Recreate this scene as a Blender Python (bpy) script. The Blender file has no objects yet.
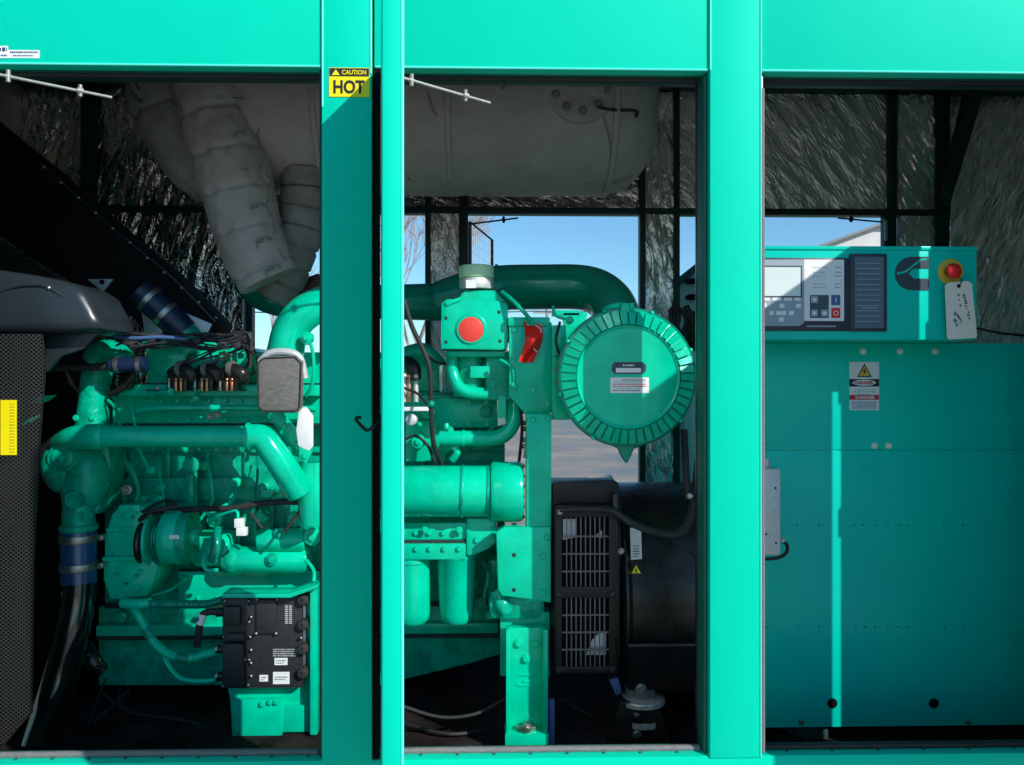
import bpy, bmesh, math, random
from mathutils import Vector, Matrix, noise
random.seed(7)
sc = bpy.context.scene
COL = sc.collection
PI = math.pi
# ---------------------------------------------------------------- camera model
D0 = 2.45; MPP = 0.003; F = D0/MPP; ZC = 1.55
YAW = math.radians(1.4); CX = -0.06
SY, CY_ = math.sin(YAW), math.cos(YAW)
def P(px, py, Y):
    u = (px-512.0)/F; v = (382.5-py)/F
    dx, dy = SY+u*CY_, CY_-u*SY
    t = (Y+D0)/dy
    return Vector((CX+t*dx, Y, ZC+t*v))
def S(Y): return MPP*(Y+D0)/D0

cam = bpy.data.cameras.new('camera'); co = bpy.data.objects.new('camera', cam); COL.objects.link(co)
co.location = (CX, -D0, ZC); co.rotation_euler = (PI/2, 0, -YAW)
cam.sensor_width = 36; cam.lens = 36*F/1024; cam.clip_end = 2000; cam.clip_start = .02
sc.camera = co
sc.view_settings.view_transform = 'Standard'; sc.view_settings.look = 'None'; sc.view_settings.exposure = 0

# ---------------------------------------------------------------- materials
def nodes(name):
    m = bpy.data.materials.new(name); m.use_nodes = True
    nt = m.node_tree; b = nt.nodes['Principled BSDF']
    return m, nt, b
def mat(name, col, rough=.5, metal=0, var=.0, vscale=8, bump=0, bscale=60, coat=0, stretch=None, dust=0, spec=.5, tint=None, bd=.004):
    m, nt, b = nodes(name); N, L = nt.nodes, nt.links
    b.inputs['Base Color'].default_value = (*col, 1); b.inputs['Roughness'].default_value = rough
    b.inputs['Specular Tint'].default_value = (*(tint or (1, 1, 1)), 1)
    b.inputs['Metallic'].default_value = metal; b.inputs['Coat Weight'].default_value = coat
    b.inputs['Coat Roughness'].default_value = .12; b.inputs['Specular IOR Level'].default_value = spec
    tc = N.new('ShaderNodeTexCoord'); mp = N.new('ShaderNodeMapping'); L.new(tc.outputs['Object'], mp.inputs[0])
    if stretch: mp.inputs['Scale'].default_value = stretch
    if var or dust:
        n = N.new('ShaderNodeTexNoise'); n.inputs['Scale'].default_value = vscale; n.inputs['Detail'].default_value = 6
        n.inputs['Roughness'].default_value = .65
        L.new(mp.outputs[0], n.inputs['Vector'])
        r = N.new('ShaderNodeValToRGB'); r.color_ramp.elements[0].position = .3; r.color_ramp.elements[1].position = .72
        r.color_ramp.elements[0].color = (*[c*(1-var) for c in col], 1); r.color_ramp.elements[1].color = (*[min(1, c*(1+var)+dust) for c in col], 1)
        L.new(n.outputs[0], r.inputs[0]); L.new(r.outputs[0], b.inputs['Base Color'])
        mr = N.new('ShaderNodeMapRange'); mr.inputs[3].default_value = rough*.8; mr.inputs[4].default_value = min(1, rough*1.3)
        L.new(n.outputs[0], mr.inputs[0]); L.new(mr.outputs[0], b.inputs['Roughness'])
    if bump:
        n2 = N.new('ShaderNodeTexNoise'); n2.inputs['Scale'].default_value = bscale; n2.inputs['Detail'].default_value = 4
        L.new(mp.outputs[0], n2.inputs['Vector'])
        bp = N.new('ShaderNodeBump'); bp.inputs['Strength'].default_value = bump; bp.inputs['Distance'].default_value = bd
        L.new(n2.outputs[0], bp.inputs['Height']); L.new(bp.outputs[0], b.inputs['Normal'])
    return m
G_SHELL = mat('shell_paint', (.0, .63, .42), .55, var=.02, vscale=1.2, bump=.35, bscale=1.3, coat=.0, spec=.3, tint=(.2, 1, .9), bd=.03)
G_CAB = mat('cabinet_paint', (.0, .63, .49), .26, var=.05, vscale=1.6, bump=.12, bscale=2.2, coat=.0, spec=.4, tint=(.4, 1, 1), bd=.02)
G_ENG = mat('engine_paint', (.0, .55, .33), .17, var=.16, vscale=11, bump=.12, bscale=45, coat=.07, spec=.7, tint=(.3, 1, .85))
G_CAST_SHADED = mat('shade_darkened_cast_paint', (.0, .38, .235), .24, var=.42, vscale=17, bump=.7, bscale=70, coat=.08, spec=.6, tint=(.25, 1, .8))  # engine green on rough castings, darkened to put recess shade into the colour
G_DARK = mat('deep_green_paint', (.0, .23, .15), .2, var=.12, vscale=9, bump=.1, bscale=60, coat=.1, spec=.7, tint=(.4, 1, .85))
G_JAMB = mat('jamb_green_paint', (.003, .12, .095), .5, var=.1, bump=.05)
GRIL = mat('grille_grey', (.13, .132, .128), .45, var=.2, vscale=20)
BLK = mat('black_paint', (.013, .012, .011), .26, tint=(1, .93, .86), var=.3, vscale=12, bump=.08, bscale=120, dust=.004)
BLKM = mat('matte_black', (.004, .004, .004), .75, spec=.12, var=.3, dust=.004)
RUB = mat('black_rubber', (.016, .017, .018), .62, var=.3, vscale=30, bump=.1, bscale=200, dust=.008)
RUBG = mat('grey_edge_rubber', (.14, .14, .145), .6, var=.3, vscale=40, stretch=(1, 10, 10), dust=.05)
FRAME = mat('dark_frame_paint', (.004, .035, .03), .5, var=.2, bump=.05)
STEEL = mat('zinc_steel', (.38, .375, .36), .42, 1, var=.2, vscale=60)
BRASS = mat('copper_brass', (.75, .36, .2), .35, 1, var=.2, vscale=80)
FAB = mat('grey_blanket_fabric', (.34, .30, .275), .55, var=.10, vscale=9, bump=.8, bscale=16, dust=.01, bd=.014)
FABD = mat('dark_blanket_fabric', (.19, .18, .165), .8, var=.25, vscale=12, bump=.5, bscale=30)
SHIELD = mat('heat_shield_cloth', (.17, .165, .15), .6, metal=.15, var=.3, vscale=40, bump=.6, bscale=150, stretch=(1, 1, 3))
BLUEH = mat('blue_silicone_hose', (.014, .055, .17), .3, var=.15, coat=.3)
NAVY = mat('navy_silicone_hose', (.005, .018, .055), .38, var=.2, bump=.1)
BLUE = mat('blue_plastic', (.05, .11, .27), .4)
RED = mat('red_plastic', (.80, .015, .014), .38, var=.1)
REDL = mat('red_plug', (.75, .05, .035), .5, var=.12, vscale=60)
YEL = mat('yellow_film', (.92, .76, .0), .5, var=.04)
AMB = mat('amber_plastic', (.80, .50, .05), .45)
WHT = mat('white_film', (.78, .80, .80), .5, var=.04, vscale=30)
PAPER = mat('tag_card', (.88, .80, .70), .8, var=.05, vscale=60, bump=.1)
INK = mat('black_ink', (.012, .012, .014), .6)
INKN = mat('navy_ink', (.02, .04, .14), .6)
INKR = mat('red_ink', (.6, .02, .03), .6)
GALV = mat('galvanised_box', (.60, .62, .63), .45, .3, var=.12, vscale=30, bump=.1)
SHROUD = mat('grey_shroud_sheet', (.022, .031, .038), .3, .1, var=.15, vscale=5)
PLATE = mat('pale_sheet_plate', (.42, .47, .50), .4, .4, var=.15)
CAPG = mat('pale_green_cap', (.48, .78, .50), .45, var=.1)
SCREEN = mat('display_glass', (.70, .78, .76), .15, var=.03)
BEZ = mat('bezel_plastic', (.02, .028, .045), .4)
PANG = mat('panel_grey', (.33, .39, .45), .45, var=.03)
PANL = mat('panel_light_grey', (.86, .86, .84), .45, var=.03)
PAND = mat('panel_slate', (.10, .14, .185), .45, var=.04)
KEY = mat('key_slate', (.045, .07, .10), .5)
LOGO = mat('emblem_slate', (.028, .050, .068), .4)
LITG = mat('printed_pale_green', (.25, .6, .45), .5)
FLOORM = mat('dark_floor_steel', (.016, .012, .011), .7, var=.6, vscale=6, bump=.2, dust=.012, spec=.03)
ECUM = mat('ecu_black_casting', (.018, .019, .020), .48, var=.2, vscale=60, bump=.2, bscale=250, dust=.004)

def foil_mat(name, ang, base, dens=1.0, seed=0, rough=.2, metal=.8, dist_=.05, hi=1.0):
    m, nt, b = nodes(name); N, L = nt.nodes, nt.links
    b.inputs['Metallic'].default_value = metal; b.inputs['Roughness'].default_value = rough
    tc = N.new('ShaderNodeTexCoord')
    def layer(a, sx, sz, sd, dist):
        r = N.new('ShaderNodeMapping'); r.inputs['Rotation'].default_value = (0, math.radians(a), 0); L.new(tc.outputs['Object'], r.inputs[0])
        q = N.new('ShaderNodeMapping'); q.inputs['Scale'].default_value = (sx*dens, 6, sz*dens); q.inputs['Location'].default_value = (sd, sd*.7, sd*1.3); L.new(r.outputs[0], q.inputs[0])
        n = N.new('ShaderNodeTexNoise'); n.inputs['Scale'].default_value = 1; n.inputs['Detail'].default_value = 2.5; n.inputs['Roughness'].default_value = .55; n.inputs['Distortion'].default_value = dist
        L.new(q.outputs[0], n.inputs['Vector'])
        s1 = N.new('ShaderNodeMath'); s1.operation = 'SUBTRACT'; s1.inputs[1].default_value = .5; L.new(n.outputs[0], s1.inputs[0])
        s2 = N.new('ShaderNodeMath'); s2.operation = 'ABSOLUTE'; L.new(s1.outputs[0], s2.inputs[0])
        s3 = N.new('ShaderNodeMath'); s3.operation = 'POWER'; s3.inputs[1].default_value = .6; L.new(s2.outputs[0], s3.inputs[0]); return s3.outputs[0], n.outputs[0]
    h1, c1 = layer(ang, 26, 7, seed, .6); h2, c2 = layer(ang+38, 34, 12, seed+4, .9); h3, c3 = layer(ang-70, 9, 20, seed+9, 1.2)
    a = N.new('ShaderNodeMath'); a.operation = 'MULTIPLY_ADD'; a.inputs[1].default_value = .55; L.new(h2, a.inputs[0]); L.new(h1, a.inputs[2])
    a2 = N.new('ShaderNodeMath'); a2.operation = 'MULTIPLY_ADD'; a2.inputs[1].default_value = .6; L.new(h3, a2.inputs[0]); L.new(a.outputs[0], a2.inputs[2])
    bp = N.new('ShaderNodeBump'); bp.inputs['Strength'].default_value = 1.0; bp.inputs['Distance'].default_value = dist_
    L.new(a2.outputs[0], bp.inputs['Height']); L.new(bp.outputs[0], b.inputs['Normal'])
    # glints painted as paler colour along the creases, broken up by a coarse mask
    mk = N.new('ShaderNodeTexNoise'); mk.inputs['Scale'].default_value = 5; mk.inputs['Detail'].default_value = 3; L.new(tc.outputs['Object'], mk.inputs['Vector'])
    mn = N.new('ShaderNodeMath'); mn.operation = 'MINIMUM'; L.new(h1, mn.inputs[0]); L.new(h2, mn.inputs[1])
    ad = N.new('ShaderNodeMath'); ad.operation = 'MULTIPLY_ADD'; ad.inputs[1].default_value = .55; ad.inputs[2].default_value = -.22; L.new(mk.outputs[0], ad.inputs[0])
    su = N.new('ShaderNodeMath'); su.operation = 'ADD'; L.new(mn.outputs[0], su.inputs[0]); L.new(ad.outputs[0], su.inputs[1])
    r = N.new('ShaderNodeValToRGB'); e = r.color_ramp.elements
    e[0].position = .05; e[0].color = (hi, hi*.86, hi*.82, 1); e[1].position = .16; e[1].color = (base, base*.84, base*.81, 1)
    e2 = e.new(.45); e2.color = (base*.7, base*.63, base*.61, 1)
    L.new(su.outputs[0], r.inputs[0]); L.new(r.outputs[0], b.inputs['Base Color'])
    return m
FOIL = foil_mat('crinkled_foil', 22, 1.0, 1.7, 0, .26, .7, .003, 1.0)
FOILB = foil_mat('slanted_crinkled_foil', -28, 1.0, 1.2, 3.1, .22, .75, .003, 1.0)
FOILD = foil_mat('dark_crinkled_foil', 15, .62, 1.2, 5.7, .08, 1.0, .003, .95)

def perf_mat():
    m, nt, b = nodes('perforated_sheet'); N, L = nt.nodes, nt.links
    b.inputs['Base Color'].default_value = (.075, .078, .075, 1); b.inputs['Roughness'].default_value = .45; b.inputs['Metallic'].default_value = .6
    tc = N.new('ShaderNodeTexCoord'); sp = N.new('ShaderNodeSeparateXYZ'); L.new(tc.outputs['Object'], sp.inputs[0])
    def cosn(o, k):
        a = N.new('ShaderNodeMath'); a.operation = 'MULTIPLY'; a.inputs[1].default_value = k; L.new(o, a.inputs[0])
        c = N.new('ShaderNodeMath'); c.operation = 'COSINE'; L.new(a.outputs[0], c.inputs[0]); return c.outputs[0]
    x, z = cosn(sp.outputs[0], PI/.0085), cosn(sp.outputs[2], PI/.0070)
    mu = N.new('ShaderNodeMath'); mu.operation = 'MULTIPLY'; L.new(x, mu.inputs[0]); L.new(z, mu.inputs[1])
    gt = N.new('ShaderNodeMath'); gt.operation = 'GREATER_THAN'; gt.inputs[1].default_value = .12; L.new(mu.outputs[0], gt.inputs[0])
    tr = N.new('ShaderNodeBsdfTransparent'); mx = N.new('ShaderNodeMixShader')
    L.new(gt.outputs[0], mx.inputs[0]); L.new(b.outputs[0], mx.inputs[1]); L.new(tr.outputs[0], mx.inputs[2])
    L.new(mx.outputs[0], N['Material Output'].inputs[0]); return m
PERF = perf_mat()
def ground_mat():
    m, nt, b = nodes('concrete_paving'); N, L = nt.nodes, nt.links; b.inputs['Specular IOR Level'].default_value = .15
    tc = N.new('ShaderNodeTexCoord')
    n = N.new('ShaderNodeTexNoise'); n.inputs['Scale'].default_value = .55; n.inputs['Detail'].default_value = 8; L.new(tc.outputs['Object'], n.inputs['Vector'])
    n2 = N.new('ShaderNodeTexNoise'); n2.inputs['Scale'].default_value = 30; n2.inputs['Detail'].default_value = 6; L.new(tc.outputs['Object'], n2.inputs['Vector'])
    r = N.new('ShaderNodeValToRGB'); r.color_ramp.elements[0].color = (.24, .22, .20, 1); r.color_ramp.elements[1].color = (.52, .46, .39, 1)
    r.color_ramp.elements[0].position = .35; r.color_ramp.elements[1].position = .65
    L.new(n.outputs[0], r.inputs[0])
    mx = N.new('ShaderNodeMixRGB'); mx.blend_type = 'MULTIPLY'; mx.inputs[0].default_value = .5; L.new(r.outputs[0], mx.inputs[1]); L.new(n2.outputs[0], mx.inputs[2])
    L.new(mx.outputs[0], b.inputs['Base Color'])
    mr = N.new('ShaderNodeMapRange'); mr.inputs[1].default_value = .4; mr.inputs[2].default_value = .6; mr.inputs[3].default_value = .38; mr.inputs[4].default_value = .9
    L.new(n.outputs[0], mr.inputs[0]); L.new(mr.outputs[0], b.inputs['Roughness']); return m
GROUND = ground_mat()
BARK = mat('bark', (.38, .32, .30), .9, var=.2)
HILL = mat('distant_scrub', (.19, .17, .16), .95, var=.3, vscale=.2)

# ---------------------------------------------------------------- builder
class M:
    def __init__(s): s.bm = bmesh.new()
    def _bev(s, geom, b, seg=2):
        if b > 0:
            es = [e for e in geom if isinstance(e, bmesh.types.BMEdge)]
            bmesh.ops.bevel(s.bm, geom=es, offset=b, segments=seg, affect='EDGES', profile=.6, clamp_overlap=True)
    def wbox(s, x0, x1, y0, y1, z0, z1, b=0.0, rot=None):
        vs = [s.bm.verts.new((x, y, z)) for x in (x0, x1) for y in (y0, y1) for z in (z0, z1)]
        q = [(0, 1, 3, 2), (4, 6, 7, 5), (0, 4, 5, 1), (2, 3, 7, 6), (0, 2, 6, 4), (1, 5, 7, 3)]
        fs = [s.bm.faces.new([vs[i] for i in f]) for f in q]
        es = set(e for f in fs for e in f.edges)
        if rot:
            c = Vector(((x0+x1)/2, (y0+y1)/2, (z0+z1)/2)); bmesh.ops.rotate(s.bm, verts=vs, cent=c, matrix=rot)
        bmesh.ops.recalc_face_normals(s.bm, faces=fs)
        s._bev(list(es), b); return s
    def box(s, x0, y0, x1, y1, Y, dep, b=.003, ang=0):
        a, c = P(x0, y0, Y), P(x1, y1, Y)
        return s.wbox(a.x, c.x, Y, Y+dep, c.z, a.z, b, Matrix.Rotation(math.radians(ang), 3, 'Y') if ang else None)
    def poly(s, pts, Y, dep, b=.003, Ys=None):
        n = len(pts); f = [P(x, y, (Ys[i] if Ys else Y)) for i, (x, y) in enumerate(pts)]
        va = [s.bm.verts.new(p) for p in f]; vb = [s.bm.verts.new(p+Vector((0, dep, 0))) for p in f]
        fs = [s.bm.faces.new(va), s.bm.faces.new(vb[::-1])]
        for i in range(n): fs.append(s.bm.faces.new((va[i], vb[i], vb[(i+1) % n], va[(i+1) % n])))
        bmesh.ops.recalc_face_normals(s.bm, faces=fs)
        s._bev(list(set(e for k in fs for e in k.edges)), b); return s
    def wtube(s, pts, r, seg=12, sub=6, rf=None, smooth=True, closed=False, caps=True):
        pts = [Vector(p) for p in pts]; n = len(pts)
        rs = r if isinstance(r, (list, tuple)) else [r]*n
        path, rad = [], []
        if smooth and n > 2:
            for i in range(n-1):
                p0, p1, p2, p3 = pts[max(i-1, 0)], pts[i], pts[i+1], pts[min(i+2, n-1)]
                for k in range(sub):
                    t = k/sub; t2, t3 = t*t, t*t*t
                    path.append(.5*((2*p1)+(p2-p0)*t+(2*p0-5*p1+4*p2-p3)*t2+(3*p1-p0-3*p2+p3)*t3)); rad.append(rs[i]*(1-t)+rs[i+1]*t)
            path.append(pts[-1]); rad.append(rs[-1])
        elif n == 2 and sub > 1 and rf:
            for k in range(sub+1): path.append(pts[0].lerp(pts[1], k/sub)); rad.append(rs[0]+(rs[1]-rs[0])*k/sub)
        else: path, rad = pts, list(rs)
        m = len(path); T0 = (path[1]-path[0]).normalized()
        up = Vector((0, 0, 1)) if abs(T0.z) < .9 else Vector((1, 0, 0))
        U = (up-T0*up.dot(T0)).normalized(); rings = []; L = 0; tot = sum((path[i+1]-path[i]).length for i in range(m-1)) or 1
        for i in range(m):
            T = (path[min(i+1, m-1)]-path[max(i-1, 0)]).normalized(); U = (U-T*U.dot(T)).normalized(); V = T.cross(U)
            if i: L += (path[i]-path[i-1]).length
            ring = []
            for j in range(seg):
                a = 2*PI*j/seg; rr = rad[i]*(rf(L/tot, a) if rf else 1)
                ring.append(s.bm.verts.new(path[i]+(U*math.cos(a)+V*math.sin(a))*rr))
            rings.append(ring)
        for i in range(m-1):
            for j in range(seg):
                s.bm.faces.new((rings[i][j], rings[i][(j+1) % seg], rings[i+1][(j+1) % seg], rings[i+1][j]))
        if caps: s.bm.faces.new(rings[0][::-1]); s.bm.faces.new(rings[-1])
        return s
    def tube(s, pts, rpx, **k):
        rs = rpx if isinstance(rpx, (list, tuple)) else [rpx]*len(pts)
        return s.wtube([P(*p) for p in pts], [r*S(p[2]) for r, p in zip(rs, pts)], **k)
    def lathe(s, c, ax, prof, seg=32, rf=None):
        ax = Vector(ax).normalized(); up = Vector((0, 0, 1)) if abs(ax.z) < .9 else Vector((1, 0, 0))
        U = (up-ax*up.dot(ax)).normalized(); V = ax.cross(U); rings = []
        for (r, h) in prof:
            if r <= 1e-6: rings.append([s.bm.verts.new(c+ax*h)]); continue
            rings.append([s.bm.verts.new(c+ax*h+(U*math.cos(2*PI*j/seg)+V*math.sin(2*PI*j/seg))*(r*(rf(h, 2*PI*j/seg) if rf else 1))) for j in range(seg)])
        fs = []
        for a, b in zip(rings, rings[1:]):
            for j in range(seg):
                k = (j+1) % seg
                if len(a) == 1 and len(b) == 1: continue
                if len(a) == 1: fs.append(s.bm.faces.new((a[0], b[j], b[k])))
                elif len(b) == 1: fs.append(s.bm.faces.new((a[j], b[0], a[k])))
                else: fs.append(s.bm.faces.new((a[j], b[j], b[k], a[k])))
        if len(rings[0]) > 1: fs.append(s.bm.faces.new(rings[0]))
        if len(rings[-1]) > 1: fs.append(s.bm.faces.new(rings[-1][::-1]))
        bmesh.ops.recalc_face_normals(s.bm, faces=fs); return s
    def cylx(s, x0, x1, y, rpx, Y, b=.12, seg=32, rf=None):     # horizontal drum along X, axis depth Y
        a, c = P(x0, y, Y), P(x1, y, Y); r = rpx*S(Y); w = c.x-a.x; e = r*b
        return s.lathe(Vector((a.x, Y, a.z)), (1, 0, 0), [(0, 0), (r-e, 0), (r-e*.3, e*.3), (r, e), (r, w-e), (r-e*.3, w-e*.3), (r-e, w), (0, w)], seg, rf)
    def cylz(s, x, y0, y1, rpx, Y, b=.12, seg=28, taper=1):
        a, c = P(x, y0, Y), P(x, y1, Y); r = rpx*S(Y); h = a.z-c.z; e = r*b; q = r*taper
        return s.lathe(Vector((a.x, Y, a.z)), (0, 0, -1), [(0, 0), (r-e, 0), (r-e*.3, e*.3), (r, e), (q, h-e), (q-e*.3, h-e*.3), (q-e, h), (0, h)], seg)
    def cyly(s, x, y, rpx, Y, dep, b=.15, seg=28):              # disc facing the camera, front at Y
        c = P(x, y, Y); r = rpx*S(Y); e = r*b
        return s.lathe(c, (0, 1, 0), [(0, 0), (r-e, 0), (r-e*.3, e*.3), (r, e), (r, dep), (0, dep)], seg)
    def bolt(s, x, y, Y, r=3, dep=.008):
        c = P(x, y, Y); R = r*S(Y); e = R*.2
        s.lathe(c+Vector((0, -dep*.25, 0)), (0, 1, 0), [(0, 0), (R*1.25, 0), (R*1.25, dep*.3), (0, dep*.3)], 14)
        return s.lathe(c+Vector((0, -dep, 0)), (0, 1, 0), [(0, 0), (R-e, 0), (R, e), (R, dep*.9), (0, dep*.9)], 6)
    def bead(s, x, y, Y, r):
        c = P(x, y, Y); R = r*S(Y)
        return s.lathe(c, (0, 1, 0), [(0, -R)]+[(R*math.sin(t*PI/8), -R*math.cos(t*PI/8)) for t in range(1, 8)]+[(0, R)], 12)
    def make(s, name, m, parent=None, ang=35, kind=None, label=None):
        me = bpy.data.meshes.new(name); vs = s.bm.verts
        lo = Vector((min(v.co.x for v in vs), min(v.co.y for v in vs), min(v.co.z for v in vs)))
        hi = Vector((max(v.co.x for v in vs), max(v.co.y for v in vs), max(v.co.z for v in vs)))
        c = (lo+hi)/2; bmesh.ops.translate(s.bm, verts=vs, vec=-c)
        s.bm.to_mesh(me); s.bm.free()
        for p in me.polygons: p.use_smooth = True
        me.set_sharp_from_angle(angle=math.radians(ang)); me.materials.append(m)
        o = bpy.data.objects.new(name, me); COL.objects.link(o)
        W[o.name] = c
        if parent: o.parent = parent; o.location = c-W[parent.name]
        else: o.location = c
        if kind: o['kind'] = kind
        if label: o['label'] = label
        return o
W = {}
def thing(name, label, cat, loc, group=None):
    o = bpy.data.objects.new(name, None); COL.objects.link(o); o.location = loc; o.empty_display_size = .1
    W[o.name] = Vector(loc); o['label'] = label; o['category'] = cat
    if group: o['group'] = group
    return o
def tag(o, label, cat, group=None):
    o['label'] = label; o['category'] = cat
    if group: o['group'] = group
    return o
def text(s, x, y, Y, hpx, m, parent, wpx=None, bold=.0, ang=0, w=None):
    """flat lettering, centred at pixel x,y on depth Y"""
    name = 'lettering'; cu = bpy.data.curves.new(name, 'FONT'); cu.body = s; cu.align_x = 'CENTER'; cu.align_y = 'CENTER'; cu.size = 1; cu.offset = bold; cu.resolution_u = 3
    o = bpy.data.objects.new(name, cu); COL.objects.link(o)
    bpy.context.view_layer.update()
    me = bpy.data.meshes.new_from_object(o.evaluated_get(bpy.context.evaluated_depsgraph_get()))
    bpy.data.objects.remove(o)
    xs = [v.co.x for v in me.vertices]; ys = [v.co.y for v in me.vertices]
    W0, H0 = max(xs)-min(xs), max(ys)-min(ys); cx, cy = (max(xs)+min(xs))/2, (max(ys)+min(ys))/2
    k = hpx*S(Y)/H0; kx = wpx*S(Y)/W0 if wpx else k; a = math.radians(ang)
    for v in me.vertices:
        X, Z = (v.co.x-cx)*kx, (v.co.y-cy)*k
        v.co = Vector((X*math.cos(a)-Z*math.sin(a), 0, X*math.sin(a)+Z*math.cos(a)))
    me.materials.append(m); o = bpy.data.objects.new(name, me); COL.objects.link(o); c = P(x, y, Y); W[o.name] = c
    o.parent = parent; o.location = c-W[parent.name]; return o
def dashes(x0, x1, y, Y, h, m_, parent, ln=1.6, name='small_print'):
    """print too small to read: a row of short strokes of uneven length"""
    m = M(); x = x0
    while x < x1:
        w = ln*random.uniform(.5, 1.4); w = min(w, x1-x)
        hh = h*random.uniform(.7, 1)
        if w > .3: m.box(x, y-hh/2, x+w, y+hh/2, Y, .0004, 0)
        x += w+ln*random.uniform(.25, .5)
    return m.make(name, m_, parent)
def clampband(m, pts, r, w=3): m.tube(pts, r, seg=20, smooth=False); return m

# ---------------------------------------------------------------- sky, sun
world = bpy.data.worlds.new('World'); sc.world = world; world.use_nodes = True
wn = world.node_tree; sky = wn.nodes.new('ShaderNodeTexSky'); sky.sky_type = 'NISHITA'; sky.sun_disc = False
SUN = Vector((1.0, -1.0, .86)).normalized()
sky.sun_elevation = math.asin(SUN.z); sky.sun_rotation = math.radians(135); sky.air_density = 1.0; sky.dust_density = .3; sky.ozone_density = 2.5
tint = wn.nodes.new('ShaderNodeMixRGB'); tint.blend_type = 'MULTIPLY'; tint.inputs[0].default_value = 1; tint.inputs[2].default_value = (.70, 1.05, 1.20, 1)
wn.links.new(sky.outputs[0], tint.inputs[1]); wn.links.new(tint.outputs[0], wn.nodes['Background'].inputs[0]); wn.nodes['Background'].inputs[1].default_value = .128
sl = bpy.data.lights.new('sun', 'SUN'); sl.energy = 4.6; sl.angle = math.radians(.5); sl.color = (1, .96, .90)
so = bpy.data.objects.new('sun', sl); COL.objects.link(so); so.rotation_euler = SUN.to_track_quat('Z', 'Y').to_euler(); so.location = (6, -6, 8)

# ---------------------------------------------------------------- ground and far surroundings
m = M(); m.wbox(-900, 900, -900, 900, -.2, 0); g = m.make('ground', GROUND, kind='structure')
m = M(); m.wbox(-30, 30, -40, 2.4, -.1, .004); m.make('concrete_apron', mat('apron_concrete', (.38, .335, .31), .85, var=.3, vscale=3, bump=.4, bscale=200), kind='structure')
m = M()
for i in range(60):
    a = -70+i*2.4
    m.lathe(Vector((a+random.uniform(-1, 1), 150+random.uniform(-6, 6), -1)), (0, 0, 1), [(4, 0), (3.6, random.uniform(2.2, 3.2)), (1.6, random.uniform(3.2, 4.6)), (0, 4.8)], 9)
m.make('distant_treeline', HILL, kind='structure')
def bare_tree(px, Y, h, label, seed):
    rnd = random.Random(seed); base = P(px, 400, Y); base.z = 0
    t = thing('bare_tree', label, 'tree', base, 'leafless trees beyond the enclosure')
    tr, cr = M(), M()
    def br(p, d, L, r, dep, mm):
        q = p+d*L; mm.wtube([p, q], [r, r*.68], seg=5, smooth=False, caps=False)
        if dep == 0: return
        for k in range(3 if dep > 1 else 4):
            v = Vector((rnd.uniform(-1, 1), rnd.uniform(-1, 1), rnd.uniform(-.15, .9)))
            br(q if k else p.lerp(q, .6), (d*.95+v*.62).normalized(), L*rnd.uniform(.62, .84), max(r*.6, .008), dep-1, cr)
    br(base, Vector((0, 0, 1)), h*.3, h*.013, 6, tr)
    tr.make('trunk', BARK, t); cr.make('crown', BARK, t)
bare_tree(418, 26, 9.5, 'bare pinkish tree seen through the rear window left of the foil pillar', 3)
bare_tree(262, 24, 6.5, 'low bare tree seen beneath the wrapped exhaust sleeve', 5)
t = thing('pale_building', 'pale distant building with a sloping roofline seen above the control box', 'building', Vector((P(880, 400, 40).x, 40, 0)))
m = M(); m.poly([(818, 247), (884, 224), (1000, 224), (1000, 402), (818, 402)], 40, 3, 0); m.make('wall', mat('pale_render_wall', (.62, .60, .58), .8, var=.12, vscale=.8), t)
m = M(); m.poly([(812, 247.5), (884, 221.5), (1004, 221.5), (1004, 224), (884, 224), (813, 250)], 39.6, 4, 0); m.make('roof', mat('slate_roof', (.20, .22, .23), .7), t)

def pole(px, ytop, Y, label):
    b0 = P(px, 400, Y); b0.z = 0; h = P(px, ytop, Y).z
    t = thing('utility_pole', label, 'pole', b0)
    m = M(); m.wtube([b0, b0+Vector((0, 0, h))], [.16, .11], seg=8, smooth=False); m.make('shaft', BARK, t)
    m = M(); m.wbox(b0.x-1.1, b0.x+1.1, Y-.06, Y+.06, h-.9, h-.75); m.make('crossarm', BARK, t)
    return b0+Vector((0, 0, h-.7))
pa_ = pole(547, 302, 62, 'small far utility pole seen above the bracket plate by the air cleaner')
m = M()
for b in (Vector((-60, 45, 9)), Vector((70, 55, 10))):
    for dx in (-1, 1): m.wtube([pa_.lerp(b, k/10)+Vector((dx, 0, 1.4*((k/5-1)**2-1))) for k in range(11)], .02, seg=4, smooth=False)
tag(m.make('power_line', BLKM), 'thin overhead power lines crossing the sky behind the enclosure', 'power line')

# wire cage behind the rear opening
m = M(); t = thing('mesh_fence_panel', 'thin wire mesh panel standing on the paving behind the green capped canister', 'fence', Vector((P(482, 400, 3.6).x, 3.6, 0)))
fa, fb = P(470, 222, 3.3), P(492, 240, 4.1)
fr = M(); top = .5*(fa.z+fb.z)
def lerp2(u, z): return Vector((fa.x+(fb.x-fa.x)*u, fa.y+(fb.y-fa.y)*u, z))
fr.wtube([lerp2(0, 0), lerp2(0, fa.z), lerp2(1, fb.z), lerp2(1, 0)], .012, seg=6, smooth=False).make('frame', BLKM, t)
for i in range(1, 12): m.wtube([lerp2(i/12, .05), lerp2(i/12, fa.z+(fb.z-fa.z)*i/12)], .002, seg=4, smooth=False)
for i in range(1, 40): m.wtube([lerp2(0, fa.z*i/40), lerp2(1, fb.z*i/40)], .002, seg=4, smooth=False)
m.make('wire_mesh', GALV, t)

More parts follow.
